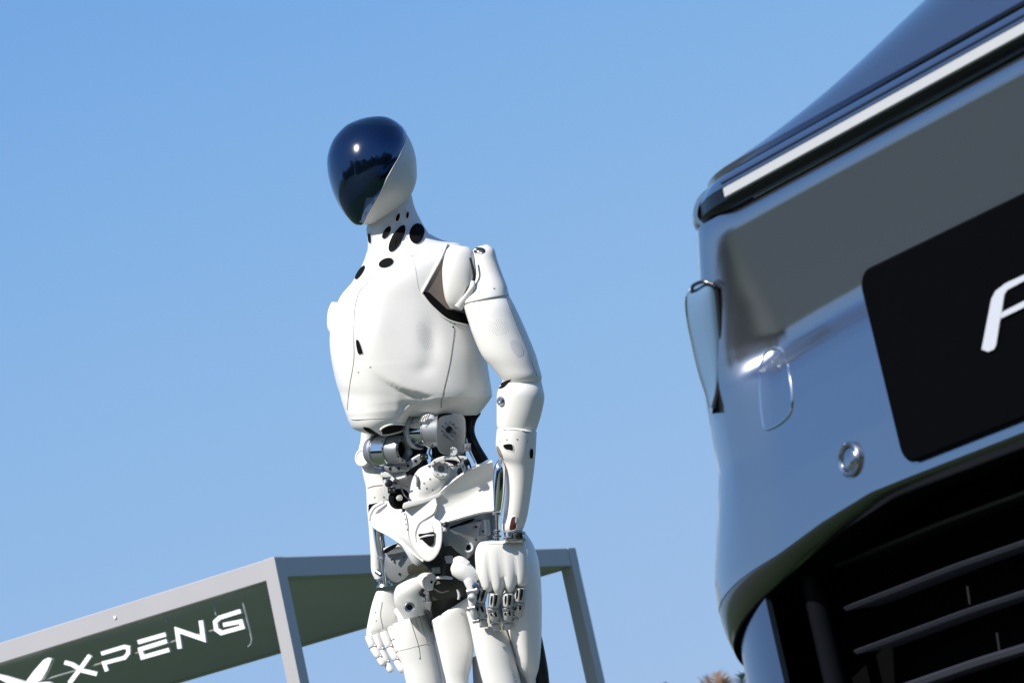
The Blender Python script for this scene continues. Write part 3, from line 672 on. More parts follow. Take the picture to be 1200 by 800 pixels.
def bolts_ring(mb, px, py, d, ax, R, n, r, h=.8, ph=0):
    c = W(px, py, d); a = cvec(ax); u, v = frame_for(a)
    for k in range(n):
        t = 2*pi*k/n+ph; mb.add(*lathe_mesh(c+R*MPP*(cos(t)*u+sin(t)*v), a, [(-h*MPP, r*MPP), (h*MPP, r*MPP), (h*1.2*MPP, r*.6*MPP)], 8))
def waist():
    lr('cavity_shade', [(428, 474, 562, 472, -.02, .75, .5), (440, 483, 561, 484, -.02, .7, .5), (470, 492, 552, 490, -.02, .6, .4)], HOLE, rob, n=32)  # black plug painting the shade inside the open torso
    wm = lr('waist_column', [(492, 478, 552, 480, -.06, .6), (500, 505, 548, 505, -.06, .6), (506, 530, 546, 530, -.05, .6), (500, 560, 550, 556, -.04, .7)], DARK, rob, n=24)
    # left motor
    A = (.80, .06, .60); x, y, d = 473.5, 526.5, .055
    mb = MB(); plathe(mb, x, y, d, A, [(-8, 0), (-8, 9.5), (-1, 10.5), (.5, 12), (0, 15.5), (-3, 17), (-15, 17.3), (-15.5, 16), (-17.5, 16), (-18, 17.5)], 36)
    mb.mi = 1; plathe(mb, x, y, d, A, [(-18, 17.2), (-19, 18), (-36, 18), (-37, 17.2)], 36)
    mb.mi = 0; plathe(mb, x, y, d, A, [(-37, 17), (-37.5, 19.5), (-41, 19.5), (-42, 17), (-50, 15)], 36)
    mb.mi = 2; plathe(mb, x, y, d, A, [(-7, 0), (-7, 9.2), (-6.8, 9.2), (-6.6, 0)], 24); bolts_ring(mb, x, y, d+.001, A, 13.6, 10, .9)
    mb.build('waist_motor', [GMET, CHROME, HOLE], rob)
    mm = slab('motor_mount', [(450, 545), (458, 545), (474, 542), (490, 532), (495, 534), (493, 541), (481, 549), (466, 553), (453, 552)], .04, GMET, rob, th=.022, bev=1.4, g=(.0004, 0))
    slab('motor_mount', [(447, 553), (462, 551), (476, 548), (479, 551), (464, 557), (449, 559)], .02, GREYW, rob, th=.02, bev=1, g=(.0004, 0))
    mb = MB()
    for xx, yy in ((457, 549), (467, 548.5), (478, 545.5), (487, 540)): plathe(mb, xx, yy, .051+.0004*(xx-473), (.1, .1, 1), [(0, 1.8), (1, 1.8), (1.2, 1.1), (.5, .9), (.5, 0)], 10)
    mb.build('mount_bolts', DARK, mm)
    lr('waist_core', [(440, 508, 505, 500, -.06, .5), (444, 525, 503, 520, -.06, .5), (446, 540, 500, 534, -.05, .6), (448, 560, 505, 556, -.05, .6), (452, 580, 505, 580, -.05, .6), (460, 604, 505, 604, -.05, .5)], DARK, rob, n=20)
    slab('core_plate', [(449, 566), (462, 562), (480, 556), (486, 562), (484, 580), (470, 590), (452, 584)], .0, GREYW, rob, th=.02, bev=1.5)
    lr('wing_backing', [(520, 580, 586, 566, -.02, .3), (512, 612, 584, 604, -.02, .4), (520, 640, 580, 632, -.02, .4)], GMET, rob, n=20)
    # middle motor with machined bracket
    A = (.78, .05, .62); x, y, d = 524, 504, .085
    mb = MB(); plathe(mb, x, y, d, A, [(0, 0), (0, 16), (-2, 18.5), (-20, 18.5), (-20.5, 17.5), (-24, 17.5)], 36)
    mb.mi = 1; plathe(mb, x, y, d, A, [(-24, 18.3), (-25, 19.6), (-41, 19.6), (-42, 18.4)], 36)
    mb.mi = 3; plathe(mb, x, y, d, A, [(-42, 18), (-42.5, 21), (-46, 21), (-47, 18), (-54, 15)], 36)
    mb.build('waist_motor', [GMET, CHROME, HOLE, GREYW], rob)
    lr('motor_cap', [(494, 487, 507, 483, .075, 1), (492, 494, 511, 489, .08, 1), (503, 499, 513, 497, .085, .8), (507, 508, 513, 508, .085, .5)], GREYW, rob, n=20, keep=True)
    mb = MB()
    for k in range(4): ptube(mb, [(492+k*3, 494-k*1.2, .098, .7), (495+k*3, 488-k*1.2, .1, .7)], n=5, sub=2)
    mb.build('motor_wiring', SEAM, rob)
    bk = slab('motor_bracket', [(512, 500), (515, 489), (530, 485), (543, 487), (546, 500), (545, 518), (543, 531), (530, 534), (515, 529), (511, 514)], .105, GMET, rob, g=(-.0006, 0), th=.02, bev=1.6)
    mb = MB(); bolts_ring(mb, 526, 503, .119, (.3, 0, .95), 8.5, 10, .75); plathe(mb, 526, 503, .118, (.3, 0, .95), [(-2, 4), (1.2, 4), (1.4, 3.4), (.3, 3.2), (.3, 0)], 18)
    mb.build('bracket_bolts', DARK, bk)
    slab('bracket_cutout', [(513, 487), (520, 484), (530, 485), (530, 495), (522, 497), (514, 499)], .117, HOLE, bk, g=(-.0006, 0), th=.004, bev=.6)
    mb = MB()
    T = cr([(556, 482, .0, 8), (552, 492, .01, 6.2), (551, 506, .02, 5.4), (556, 522, .03, 6.2), (566, 541, .03, 7.5)], 5)
    mb.add(*tube_mesh([W(a, b, c) for a, b, c, _ in T], T[:, 3]*MPP, 12)); mb.build('spine_strut', BLACKG, rob)
    mb = MB(); ptube(mb, [(546, 515, .035, 1.2), (550, 528, .04, 1.3), (556.5, 542, .045, 1.2)], n=6); mb.build('strut_trim', STEEL, rob)
    # white universal joint
    wj = lr('waist_joint', [(503, 543, 524, 541, .06, .7), (490, 550, 536, 547, .062, .7), (483, 562, 535, 558, .065, .7), (480, 577, 526, 572, .065, .7), (478, 590, 516, 582, .06, .7)], WHITE2, rob, keep=True, n=28)
    mb = MB(); plathe(mb, 516.5, 549, .10, (.35, .35, .86), [(-4, 11), (0, 11), (1, 9.6), (.6, 7.5), (.3, 0)], 24); mb.mi = 1; bolts_ring(mb, 516.5, 549, .101, (.35, .35, .86), 8.4, 8, .8); plathe(mb, 517, 549, .1005, (.35, .35, .86), [(0, 4.2), (.9, 4.2), (1, 3), (.4, 0)], 14)
    mb.build('joint_flange', [WHITE2, SEAM], wj)
    sp = slab('spider_link', [(504, 543), (510, 537.5), (520, 534), (527, 533), (528, 527), (533, 527), (534, 533), (546, 534.5), (547, 538), (543, 540), (546, 550), (542, 552), (538, 541), (524, 538.5), (512, 542), (506, 546)], .108, WHITE2, rob, th=.012, bev=.9, smooth=3)
    mb = MB()
    for k in range(12):
        a_ = 2*pi*k/12; plathe(mb, 530.5+4.6*cos(a_), 529-4.2*sin(a_), .112, (.15, .1, 1), [(-1, 1.3), (2, 1.3), (2.4, .6)], 6)
    plathe(mb, 530.5, 529, .112, (.15, .1, 1), [(-2, 4.2), (1.4, 4.2), (1.8, 2), (.6, 1.6), (.6, 0)], 16)
    mb.build('splined_knob', GREYW, sp)
    screws_ = MB()
    for xx, yy in ((509, 541), (521, 536), (542, 537), (543, 547)): plathe(screws_, xx, yy, .1142, (0, 0, 1), [(-.3, 1.2), (.4, 1.2), (.5, .6)], 8)
    screws_.build('link_screws', SEAM, sp)
    mb = MB(); ptube(mb, [(531, 543, .1, 3.5), (541, 540, .1, 3.5), (548, 543, .09, 3)], n=10); ptube(mb, [(537, 552, .09, 2.4), (540, 557, .09, 2)], n=8); mb.build('cable_bundle', DARK, rob)
    mb = MB()
    for (xx, yy) in ((497, 566), (500, 572), (504, 561), (492, 572), (507, 574), (488, 566)): 
        h = hit('waist_joint', xx, yy)
        if h is not None: mb.add(*lathe_mesh(h[0], h[1], [(-.0006, .0018), (.0006, .0018)], 8))
    ptube(mb, [(487, 556, .085, 1.2), (489, 562, .09, 1.6), (489, 570, .09, 1.4)], n=6)
    mb.build('joint_slots', SEAM, wj)
    V, F = sheet_mesh([[(448, 563, .0), (460, 557, .03), (474, 553, .04)], [(451, 568, .0), (462, 563, .034), (475, 558, .045)]], .008); mk('waist_link', V, F, GREYW, rob)
    mb = MB(); plathe(mb, 456, 566, .04, (.2, .2, .95), [(-4, 4.5), (0, 4.5), (1, 3), (1, 0)], 16); plathe(mb, 464, 564, .05, (.2, .2, .95), [(-4, 3.5), (0, 3.5), (1, 2), (1, 0)], 14); mb.build('waist_gear', DARK, rob)
    mb = MB(); plathe(mb, 470, 584, .045, (.5, .1, .85), [(-9, 12), (0, 12), (1, 10.5), (-3, 8.5), (-3, 0)], 28); mb.mi = 1; plathe(mb, 468, 583, .05, (.5, .1, .85), [(-2, 3.6), (1.5, 3.6), (2, 2.5), (2, 0)], 14)
    mb.build('hip_motor_bore', [HOLE, GREYW], rob)
    slab('waist_ledge', [(472, 592), (476, 588), (500, 583), (514, 577), (516, 581), (500, 588), (480, 594), (473, 596)], .085, WHITE2, rob, th=.02, bev=1)
waist()
def fittings():
    # cables and bolts of the open waist and hips
    CBL = mat('cable_black', (.02, .02, .022), .5)
    for p in ([(507, 520, .10, 1.0), (503, 530, .105, 1.1), (508, 538, .105, 1.0)],
              [(541, 531, .11, 1.1), (549, 540, .10, 1.2), (552, 549, .09, 1.1)], [(535, 533, .12, .9), (540, 541, .118, 1.0), (536, 552, .112, .9)], [(460, 556, .06, 1), (468, 566, .075, 1.1), (478, 570, .085, 1)],
              [(470, 571, .06, 1), (474, 580, .085, 1.1), (482, 588, .09, 1)], [(515, 648, .06, 1.2), (522, 660, .07, 1.4), (519, 674, .06, 1.2)], [(526, 646, .07, 1.0), (534, 655, .07, 1.2), (531, 668, .06, 1.0)],
              [(509, 690, .05, 1.0), (517, 694, .055, 1.1), (526, 692, .055, 1.0)]):
        mb = MB(); ptube(mb, p, n=8); mb.build('cable', CBL, rob)
    for x, y, d, w_, h_ in ((497, 535, .09, 5, 3.5), (548, 524, .115, 4, 5), (459, 574, .05, 5, 4), (527, 655, .055, 6, 5), (511, 668, .05, 5, 4), (540, 545, .112, 4, 3)):
        sl_ = slab('connector', [(x-w_, y-h_*.8), (x+w_*.9, y-h_), (x+w_, y+h_*.8), (x-w_*.9, y+h_)], d, random.choice([GMET, DARK, GREYW]), rob, th=.014, bev=.7, smooth=1)
        mb = MB()
        for sx in (-.5, .5): plathe(mb, x+sx*w_, y, d+.0068, (0, 0, 1), [(0, 1.1), (.6, 1.1), (.8, .6)], 8)
        mb.build('connector_pin', STEEL, sl_)
    mb = MB()
    for x, y, d in ((529, 627, .0785), (536, 620, .0785), (558, 617, .0775), (566, 622, .0775), (558, 632, .0775), (537, 641, .0785), (459, 655, .016), (474, 652, .018), (468, 672, .017), (480, 662, .019)): plathe(mb, x, y, d, (0, .1, 1), [(-1, 1.5), (.6, 1.5), (.9, .9), (.4, .7), (.4, 0)], 10)
    mb.build('plate_bolts', DARK, rob)

def pelvis():
    V, F = sheet_mesh([
        [(481, 593, .076), (510, 580, .090), (525, 568.5, .098), (541, 556.5, .102), (559, 546.5, .104), (577, 541, .102)],
        [(490, 600, .080), (511, 592, .086), (528, 584, .086), (545, 576, .086), (562, 567, .086), (579, 558, .086)],
        [(497, 607, .086), (513, 602, .088), (530, 597, .088), (547, 590, .088), (563, 583, .090), (580, 577, .092)],
        [(503, 613, .088), (517, 612.5, .094), (532, 608.5, .099), (549, 603.5, .103), (565, 599.5, .106), (581, 598, .108)]], .006, 6, 6)
    pw = mk('pelvis_shell', V, F, WHITE, rob, angle=50, keep=True)
    pl = slab('pelvis_plate', [(474.5, 600), (481, 592.5), (500, 586), (511, 584), (512, 596), (510, 606), (517, 612), (518.5, 625), (517, 640), (511, 652), (503, 657.5), (496, 655.5), (487, 645), (480, 628)], .088, WHITE, rob, g=(.0006, .0002), th=.02, bev=3.0, ref=(500, 620))
    slab('opening_inlay', [(489.5, 624), (493.5, 613.5), (500, 610.5), (506, 615), (509, 627), (508.5, 637), (503.5, 640), (496, 634)], .0985, WHITE2, pl, g=(.0006, .0002), th=.003, bev=.8, ref=(500, 620))
    slab('opening_inlay', [(490, 626), (498, 624.5), (508.6, 623), (509, 630), (508, 637), (503.5, 639.5), (496, 633.5)], .1005, HOLE, pl, g=(.0006, .0002), th=.002, bev=.5, ref=(500, 620))  # dark inlay painting the shade of an opening that is not cut
    fd = lambda x, y, e=0: .098+.0006*(x-500)+.0002*(y-620)+e
    def pt_(mb, pts, **k): ptube(mb, [(x, y, fd(x, y, e), r) for x, y, e, r in pts], **k)
    mb = MB(); pt_(mb, [(490.5, 630, .003, .8), (500, 627.5, .005, 1.3), (509, 626.5, .003, .8)], n=6); mb.build('opening_bar', GREYW, pl)
    mb = MB(); pt_(mb, [(487.5, 634, .0, 1), (486.5, 624, .0, 1.6), (491, 612.5, .0, 2), (500, 606, .0, 2), (508, 600.5, .0, 1.6), (512, 590, -.002, 1)], n=10); mb.build('plate_ridge', WHITE, pl)
    V, F = sheet_mesh([
        [(433, 606, -.02), (440, 602, .0), (452, 602, .03), (463, 601, .052), (475, 599.5, .078)],
        [(433.5, 611, -.022), (444, 609, .006), (455, 610, .034), (466, 611, .058), (477, 611, .084)],
        [(436, 616, -.02), (450, 620, .018), (462, 625, .044), (471, 629, .066), (480, 633, .086)],
        [(441, 619, -.01), (456, 626, .03), (470, 635, .056), (482, 645, .07), (493, 655, .084)]], .006, 6, 6)
    lw = mk('pelvis_shell', V, F, WHITE, rob, angle=50, keep=True)
    mb = MB(); ptube(mb, [(433, 609, -.018, 1.6), (434, 602, -.018, 2.2), (439, 594, -.016, 2.4), (450, 588, -.01, 2.0)], n=8)
    ptube(mb, [(433, 608, -.02, 1.2), (440, 618, -.008, 1.8), (456, 626.5, .03, 1.9), (470, 636, .056, 1.9), (482, 646, .07, 1.9), (496, 657, .084, 1.4)], n=8); mb.build('shell_rim', WHITE, lw)
    seam('panel_seam', [lw.name], [(475.5, 601), (477.5, 612), (480, 624)], SEAM, lw, .5)
    screws([lw.name], [(474, 602), (475, 608), (476, 614), (477.3, 620)], lw, SEAM, 1.3)
    V, F = sheet_mesh([[(440, 592, -.03), (451, 587, -.02), (466, 588, .0)], [(438, 600, -.028), (452, 597, -.012), (472, 599, .03)], [(438, 606, -.024), (452, 604, -.004), (474, 602, .06)]], .005, 5, 5)
    mk('pelvis_shell', V, F, WHITE, rob, angle=50)
    # grey hip motor plates
    hp = slab('hip_plate', [(523.5, 622), (540, 615), (556, 611), (566, 611), (572, 612), (572, 628), (563, 639), (553, 650), (547, 655), (541, 650), (531, 642), (525, 632)], .062, GMET, rob, g=(-.0004, 0), th=.03, bev=1.6)
    mb = MB(); plathe(mb, 549, 641, .077, (-.1, .1, .98), [(-1, 6), (1, 6), (1.4, 5), (1.0, 3.8), (.2, 3.4)], 20); mb.mi = 1; plathe(mb, 548.5, 641.5, .0775, (-.1, .1, .98), [(0, 3.4), (.6, 3.4), (.7, 0)], 16); mb.build('hip_bolt', [GREYW, HOLE], hp)
    mb = MB(); plathe(mb, 566, 617, .06, (.1, -1, .2), [(-8, 7), (-7, 8), (10, 8), (11, 7)], 24); mb.build('hip_cylinder', GMET, rob)
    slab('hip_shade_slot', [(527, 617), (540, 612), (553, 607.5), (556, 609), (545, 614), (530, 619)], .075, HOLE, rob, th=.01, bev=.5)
    mb = MB(); ptube(mb, [(519, 617, .1, 3.2), (522, 615, .102, 3.6), (524, 612, .1, 2.4)], n=10); mb.mi = 1; plathe(mb, 519, 619, .104, (-.2, 0, 1), [(-2, 3.4), (1, 3.4), (1.3, 2), (.6, 0)], 14); mb.build('hip_fitting', [DARK, GREYW], rob)
    slab('hip_plate', [(452, 650), (462, 645), (474, 643.5), (482, 650), (484, 662), (478, 674), (468, 681), (458, 680), (451, 668)], .0, GMET, rob, g=(.0006, 0), th=.03, bev=1.6)
    lr('hip_link', [(449, 642, 470, 634, .02, .4), (450, 646, 478, 640, .02, .4), (452, 650, 475, 646, .015, .4)], WHITE2, rob, n=20)
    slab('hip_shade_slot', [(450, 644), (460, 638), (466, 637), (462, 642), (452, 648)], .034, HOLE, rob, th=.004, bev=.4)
    mb = MB(); ptube(mb, [(470, 633, .05, 3), (480, 645, .06, 5), (488, 656, .06, 6), (494, 664, .05, 5)], n=14); mb.build('hip_strut', GREYW, rob)
    lr('hip_core', [(478, 640, 560, 625, -.05, .5), (482, 665, 560, 655, -.05, .5), (490, 690, 560, 685, -.05, .5), (500, 716, 556, 705, -.05, .5), (508, 740, 550, 725, -.05, .4)], mat('hip_grey', (.07, .075, .068), .5, var=.3, scale=40), rob, n=24)
    lr('hip_cover', [(500, 652, 522, 648, .0, .4), (498, 662, 527, 658, .0, .4), (500, 672, 522, 670, .0, .4)], DARK, rob, n=20)
    lr('hip_belt', [(500, 682, 548, 676, .0, .35, .35, 3), (501, 690, 548, 684, .005, .35, .35, 3), (504, 704, 545, 698, .0, .35, .35, 3)], OLIVE, rob, n=24)
    mb = MB(); ptube(mb, [(508, 677, .05, 1.5), (520, 676, .055, 2), (530, 677, .05, 1.5)], n=8); ptube(mb, [(536, 690, .05, 1.2), (538, 697, .05, 1.6), (537, 702, .05, 1.2)], n=8); mb.build('belt_clip', GREYW, rob)
    slab('hip_recess', [(478, 663), (490, 658), (500, 661), (501, 669), (488, 672), (479, 672)], .055, OLIVE, rob, th=.02, bev=1)
    hj = lr('hip_joint', [(470, 681, 488, 672, .0, .7), (464, 688, 499, 675, .0, .75), (461.5, 697, 505, 684, .0, .75), (463, 708, 506, 698, -.005, .7), (469, 718, 505, 712, -.01, .7), (474, 725, 502, 719, -.01, .6)], WHITE, rob, keep=True, n=28)
    mb = MB(); plathe(mb, 505, 681, .02, (.72, .04, .69), [(-24, 9), (-22, 10.5), (-1, 10.5), (0, 9.6), (.1, 0)], 28); mb.mi = 1; plathe(mb, 505.5, 681.5, .02, (.72, .04, .69), [(0, 1.6), (.8, 1.6), (.9, 0)], 10)
    mb.build('hip_pin', [WHITE, HOLE], hj)
    mb = MB(); plathe(mb, 480, 711, .028, (.1, .1, .98), [(-3, 6.2), (0, 6.2), (1, 5.2), (.4, 3.6), (.4, 0)], 22); mb.mi = 1; plathe(mb, 480, 711, .0288, (.1, .1, .98), [(0, 3.2), (.5, 3.2), (.6, 0)], 14)
    mb.mi = 0; plathe(mb, 500.5, 701.5, .03, (.6, .1, .8), [(-3, 4.6), (0, 4.6), (.8, 3.6), (.2, 2.2), (.2, 0)], 18); mb.build('hip_bolt', [STEEL, HOLE], hj)
    mb = MB(); ptube(mb, [(496, 690, .03, 2), (493, 695, .034, 2.6), (498, 698, .034, 2)], n=8); mb.build('hip_cable', DARK, rob)
    mb = MB(); ptube(mb, [(500, 716, .01, 3.5), (503, 725, .0, 3), (507, 735, -.01, 3)], n=8); mb.build('hip_cable', DARK, rob)
pelvis(); fittings()

def legs():
    tl = lr('thigh_actuator', [(463, 729.5, 497, 718.5, -.06, .75), (460.5, 732, 500, 719, -.06, .82), (462, 746, 507.5, 738, -.06, .82), (466, 763, 511.5, 757, -.06, .82), (472, 781, 515.5, 779, -.06, .82), (476, 800, 519.5, 800, -.06, .82), (489, 850, 528, 850, -.06, .85), (510, 930, 545, 930, -.06, .9)], WHITE, rob, keep=True, n=36)
    seam('panel_seam', tl.name, [(466.5, 762.5), (480, 759), (495, 755), (508, 753)], SEAML, tl, .45)
    for p in ([(481.5, 727), (486, 742), (491, 758), (492.5, 771)], [(492, 723), (496, 737), (500, 752)], [(487, 725), (490, 735)]): seam('panel_seam', tl.name, p, SEAM if p[0][0] == 481.5 else SEAML, tl, .45)
    screws(tl.name, [(491, 722), (490, 757), (492, 771)], tl, SEAM, 1)
    lr('thigh_rail', [(500, 712, 505, 711, -.02, 1), (506, 735, 510, 735, -.03, 1), (512, 765, 516.5, 765, -.035, 1), (520, 800, 525, 800, -.04, 1), (532, 850, 537, 850, -.05, 1)], GMET, rob, n=12)
    mid = lr('thigh_shell', [(505, 727, 549, 699, .0, .35), (506, 731, 551, 705, .0, .45), (509.5, 743, 551, 730, .0, .55), (515.5, 768, 555, 758, .0, .6), (519.5, 785, 552.5, 779, .0, .65), (523, 800, 549, 800, .0, .7), (532, 850, 556, 850, .0, .7), (556, 940, 580, 940, .0, .7)], WHITE, rob, keep=True, n=32)
    na = lr('thigh_actuator', [(546, 716, 582, 710, .03, .8), (551, 735, 590, 730, .03, .82), (556.5, 762, 600.5, 758, .03, .82), (562, 785, 606, 782, .03, .82), (566, 800, 610, 798, .03, .82), (580, 850, 621, 848, .03, .85), (604, 940, 640, 938, .03, .9)], WHITE, rob, keep=True, n=36)
    screws(na.name, [(601, 790), (603, 793), (604, 797)], na, SEAM, .8)
    ot = lr('thigh_shell', [(596, 624, 616, 624, -.015, 2.0, 1.2), (591, 640, 625, 638, -.018, 2.8, 1.2), (587, 660, 631.5, 658, -.021, 2.9, 1.2, 2.2), (586, 690, 634.5, 690, -.025, 3.0, 1.2, 2.2), (590, 725, 635, 725, -.024, 3.0, 1.2, 2.2), (597, 755, 634, 757, -.021, 3.1, 1.2, 2.2), (606, 780, 631.5, 782, -.017, 3.3, 1.3), (612, 800, 628, 802, -.04, 3.4, 1.3), (622, 850, 638, 852, -.04, 3.2, 1.3), (645, 940, 664, 940, -.03, 2.4, 1.2)], WHITE, rob, keep=True, n=48)
    lr('thigh_gap_cover', [(575, 690, 602, 690, .0, .8), (590, 735, 606, 735, .0, .8), (601, 770, 613, 770, .0, .8), (608, 800, 618, 800, .0, .8), (621, 850, 632, 850, .0, .8)], GMET, rob, n=16)
    lr('rear_thigh_cover', [(626, 745, 635, 745, -.06, 1), (626, 765, 639, 765, -.06, 1), (625, 785, 642.5, 785, -.06, 1), (627, 805, 645, 805, -.06, 1), (640, 860, 656, 860, -.06, 1)], DARK, rob, n=20)
    lr('inner_thigh_link', [(553, 770, 562, 766, -.02, .8), (554, 790, 568, 790, -.02, .8), (556, 830, 575, 830, -.02, .8)], GMET, rob, n=16)
    # lower legs and feet (below the picture)
    for (x, y, dd) in ((527, 930, -.06), (612, 940, .02)):
        lr('knee', [(x-19, y-12, x+22, y-12, dd, 1), (x-20, y+8, x+27, y+8, dd, 1.1), (x-12, y+32, x+30, y+32, dd, 1)], DARK, rob, n=20)
        lr('shin', [(x-14, y+22, x+34, y+22, dd, 1), (x-6, y+70, x+50, y+70, dd, 1.05), (x+14, y+140, x+56, y+140, dd, 1), (x+38, y+215, x+66, y+215, dd, 1)], WHITE, rob, n=24)
        ank = W(x+52, y+218, dd); toe = np.array([-.62, -.78, 0.0]); R = []
        side = np.array([.78, -.62, 0.0])
        for s, hw, hh in ((-.07, .022, .035), (-.05, .036, .06), (.0, .042, .085), (.06, .045, .06), (.13, .046, .042), (.18, .036, .032), (.2, .02, .022)):
            c = np.array([ank[0], ank[1], STZ+.001])+toe*s
            R.append([c+side*hw*cos(t)+np.array([0, 0, hh*max(0, sin(t))]) for t in np.linspace(-.2, pi+.2, 14)])
        V, F = rings_mesh(R); mk('foot', V, F, WHITE, rob)
        mb = MB(); mb.add(*tube_mesh([ank+[0, 0, .03], np.array([ank[0], ank[1], STZ+.07])], [.022, .026], 14)); mb.build('ankle', STEEL, rob)
legs()

# ------------------------------------------------------------------ car
PAINT = mat('silver_paint', (.34, .37, .42), .20, metal=.96, var=.015, scale=4, rvar=.05, coat=.3, crough=.10)
TRIM = mat('black_trim', (.012, .012, .013), .3, var=.2)
GRILL = mat('grille_black', (.003, .003, .0035), .9, spec=.02, var=.3)
SLATM = mat('slat_grey', (.055, .056, .08), .35, var=.1)
BARG = mat('tinted_bar_glass', (.16, .22, .32), .08, metal=.85, var=.05, coat=1)
FINM = mat('fin_blue_grey', (.12, .17, .26), .18, metal=.9, var=.03)
LIPM = mat('lip_gloss', (.13, .14, .135), .2, metal=.9, var=.05)
LENS = mat('white_light_lens', (.46, .47, .48), .35, var=.02)
PLATE = mat('black_plate', (.0018, .0018, .0024), .65, var=.1, spec=.025)
LETT = mat('white_letter', (.52, .54, .60), .45, var=.02)
GLASSB = mat('dark_glass', (.01, .013, .018), .05, var=.1, coat=.5)
LAMPG = mat('lamp_glass', (.11, .19, .30), .3, metal=0, var=.05, coat=.15, spec=.3)
h0 = radians(32.6)
CLt = np.array([-sin(h0), cos(h0), 0.0]); CN = np.array([-cos(h0), -sin(h0), 0.0])
P0 = at(1030, 430, 3.0)*np.array([1, 1, 0])
TC = -.45
def cp(t, z, n): return P0+CLt*t+CN*n+np.array([0, 0, z])
def onplane(px, py, n=0.0):
    d = ray(px, py); s = ((P0+CN*n-CAM)@CN)/(d@CN); return CAM+s*d
car = empty('car', cp(TC, 0, -2.0), 'silver van with slim white light bar and black lettered plate parked close by', 'car')
def plan(s, z):
    """front outline: s is arc length from the plate edge; returns t, n"""
    t0 = np.interp(z, [.4, .62, .72, .82, .95, 1.0], [.25, .24, .208, .214, .20, .19]); Rr = np.interp(z, [.4, .64, .8, .95], [.30, .28, .24, .17])
    if s <= t0: return s, 0.0
    a = (s-t0)/Rr
    if a < pi/2: return t0+Rr*sin(a), -Rr*(1-cos(a))
    return t0+Rr, -Rr-(a-pi/2)*Rr
def prof(z):
    zs = [.30, .45, .60, .622, .632, .640, .648, .70, .76, .79, .803, .812, .822, .836, .872, .936, .945, .962]
    ns = [-.004, -.004, -.004, -.004, -.004, -.004, -.005, -.013, -.025, -.032, -.037, -.050, -.0565, -.0565, -.0475, -.0300, -.0305, -.038]
    return float(np.interp(z, zs, ns))
zz = np.linspace(.28, .965, 400); raw = np.array([prof(z) for z in zz]); ker = np.exp(-np.linspace(-2, 2, 9)**2); ker /= ker.sum()
sm = np.convolve(np.pad(raw, 4, mode='edge'), ker, 'valid')
def profs(z): return float(np.interp(z, zz, sm))
def fade(s, z):
    u = (s if s >= TC else 2*TC-s); f = min(1, max(0, (u-.195)/.085)); return f*f*(3-2*f)
def carpt(s, z, dn=0.0, ke=None):
    """s mirrored about the car's middle"""
    if s >= TC: t, n = plan(s, z)
    else:
        t, n = plan(2*TC-s, z); t = 2*TC-t
    e = 1e-3
    if s >= TC: ta, na = plan(s+e, z); tb, nb = plan(s-e, z)
    else:
        ta, na = plan(2*TC-s-e, z); tb, nb = plan(2*TC-s+e, z); ta = 2*TC-ta; tb = 2*TC-tb
    tx, ty = ta-tb, na-nb; L = hypot(tx, ty)
    nx, ny = -ty/L, tx/L                                              # outward normal in (t,n)
    if s < TC and False: nx, ny = -nx, -ny
    f = fade(s, z); k = (profs(z) if ke is None else ke*(1-f)+max(ke, -.004-.050*(z-.643))*f)+dn
    return cp(t+nx*k, z, n+ny*k)
def car_sheet(s0, s1, z0, z1, ns, nz, dn=0.0, zf=None):
    G = []
    for i in range(nz+1):
        row = []
        for j in range(ns+1):
            s = s0+(s1-s0)*j/ns; z = z0+(z1-z0)*i/nz
            ke = None
            if zf: z = zf(s, i/nz); ke = profs(.643+(.953-.643)*i/nz)
            row.append(carpt(s, z, dn, ke))
        G.append(row)
    return np.array(G)
S1 = .90; S0 = 2*TC-S1
def zlip(s):
    s = s if s >= TC else 2*TC-s
    return .643-np.interp(s, [0, .06, .14, .22, .30, .38, .56], [0, .0005, .010, .024, .034, .045, .06])
def bumper_z(s, f):
    zl = zlip(s); return zl+(.953-zl)*f
G = car_sheet(S0, S1, 0, 0, 330, 110, 0, bumper_z)
V, F = solid_grid(G, .004); bump = mk('bumper', V, F, PAINT, car, angle=60, keep=True)
# rolled lip under the bumper
def lip_rows(rows, n=170):
    sc_ = lambda s: np.interp(s if s >= TC else 2*TC-s, [.05, .2, .32, .5], [.55, .8, 1.5, 2.4])
    sn_ = lambda s: np.interp(s if s >= TC else 2*TC-s, [.05, .2, .32, .5], [.8, .75, .5, .4])
    return np.array([[carpt(s, zlip(s)+.0006+dz*sc_(s), dn*sn_(s)-.0006, profs(.643)) for s in np.linspace(S0, S1, n)] for dz, dn in rows])
mk('bumper_lip', *solid_grid(lip_rows(cr([(0, 0), (-.004, -.001), (-.010, -.006), (-.016, -.014), (-.020, -.024)], 3)), .003), LIPM, car, angle=80)
mk('grille_surround', *solid_grid(lip_rows([(-.0205, -.022), (-.019, -.05), (-.016, -.13)]), .003), GRILL, car, angle=80)
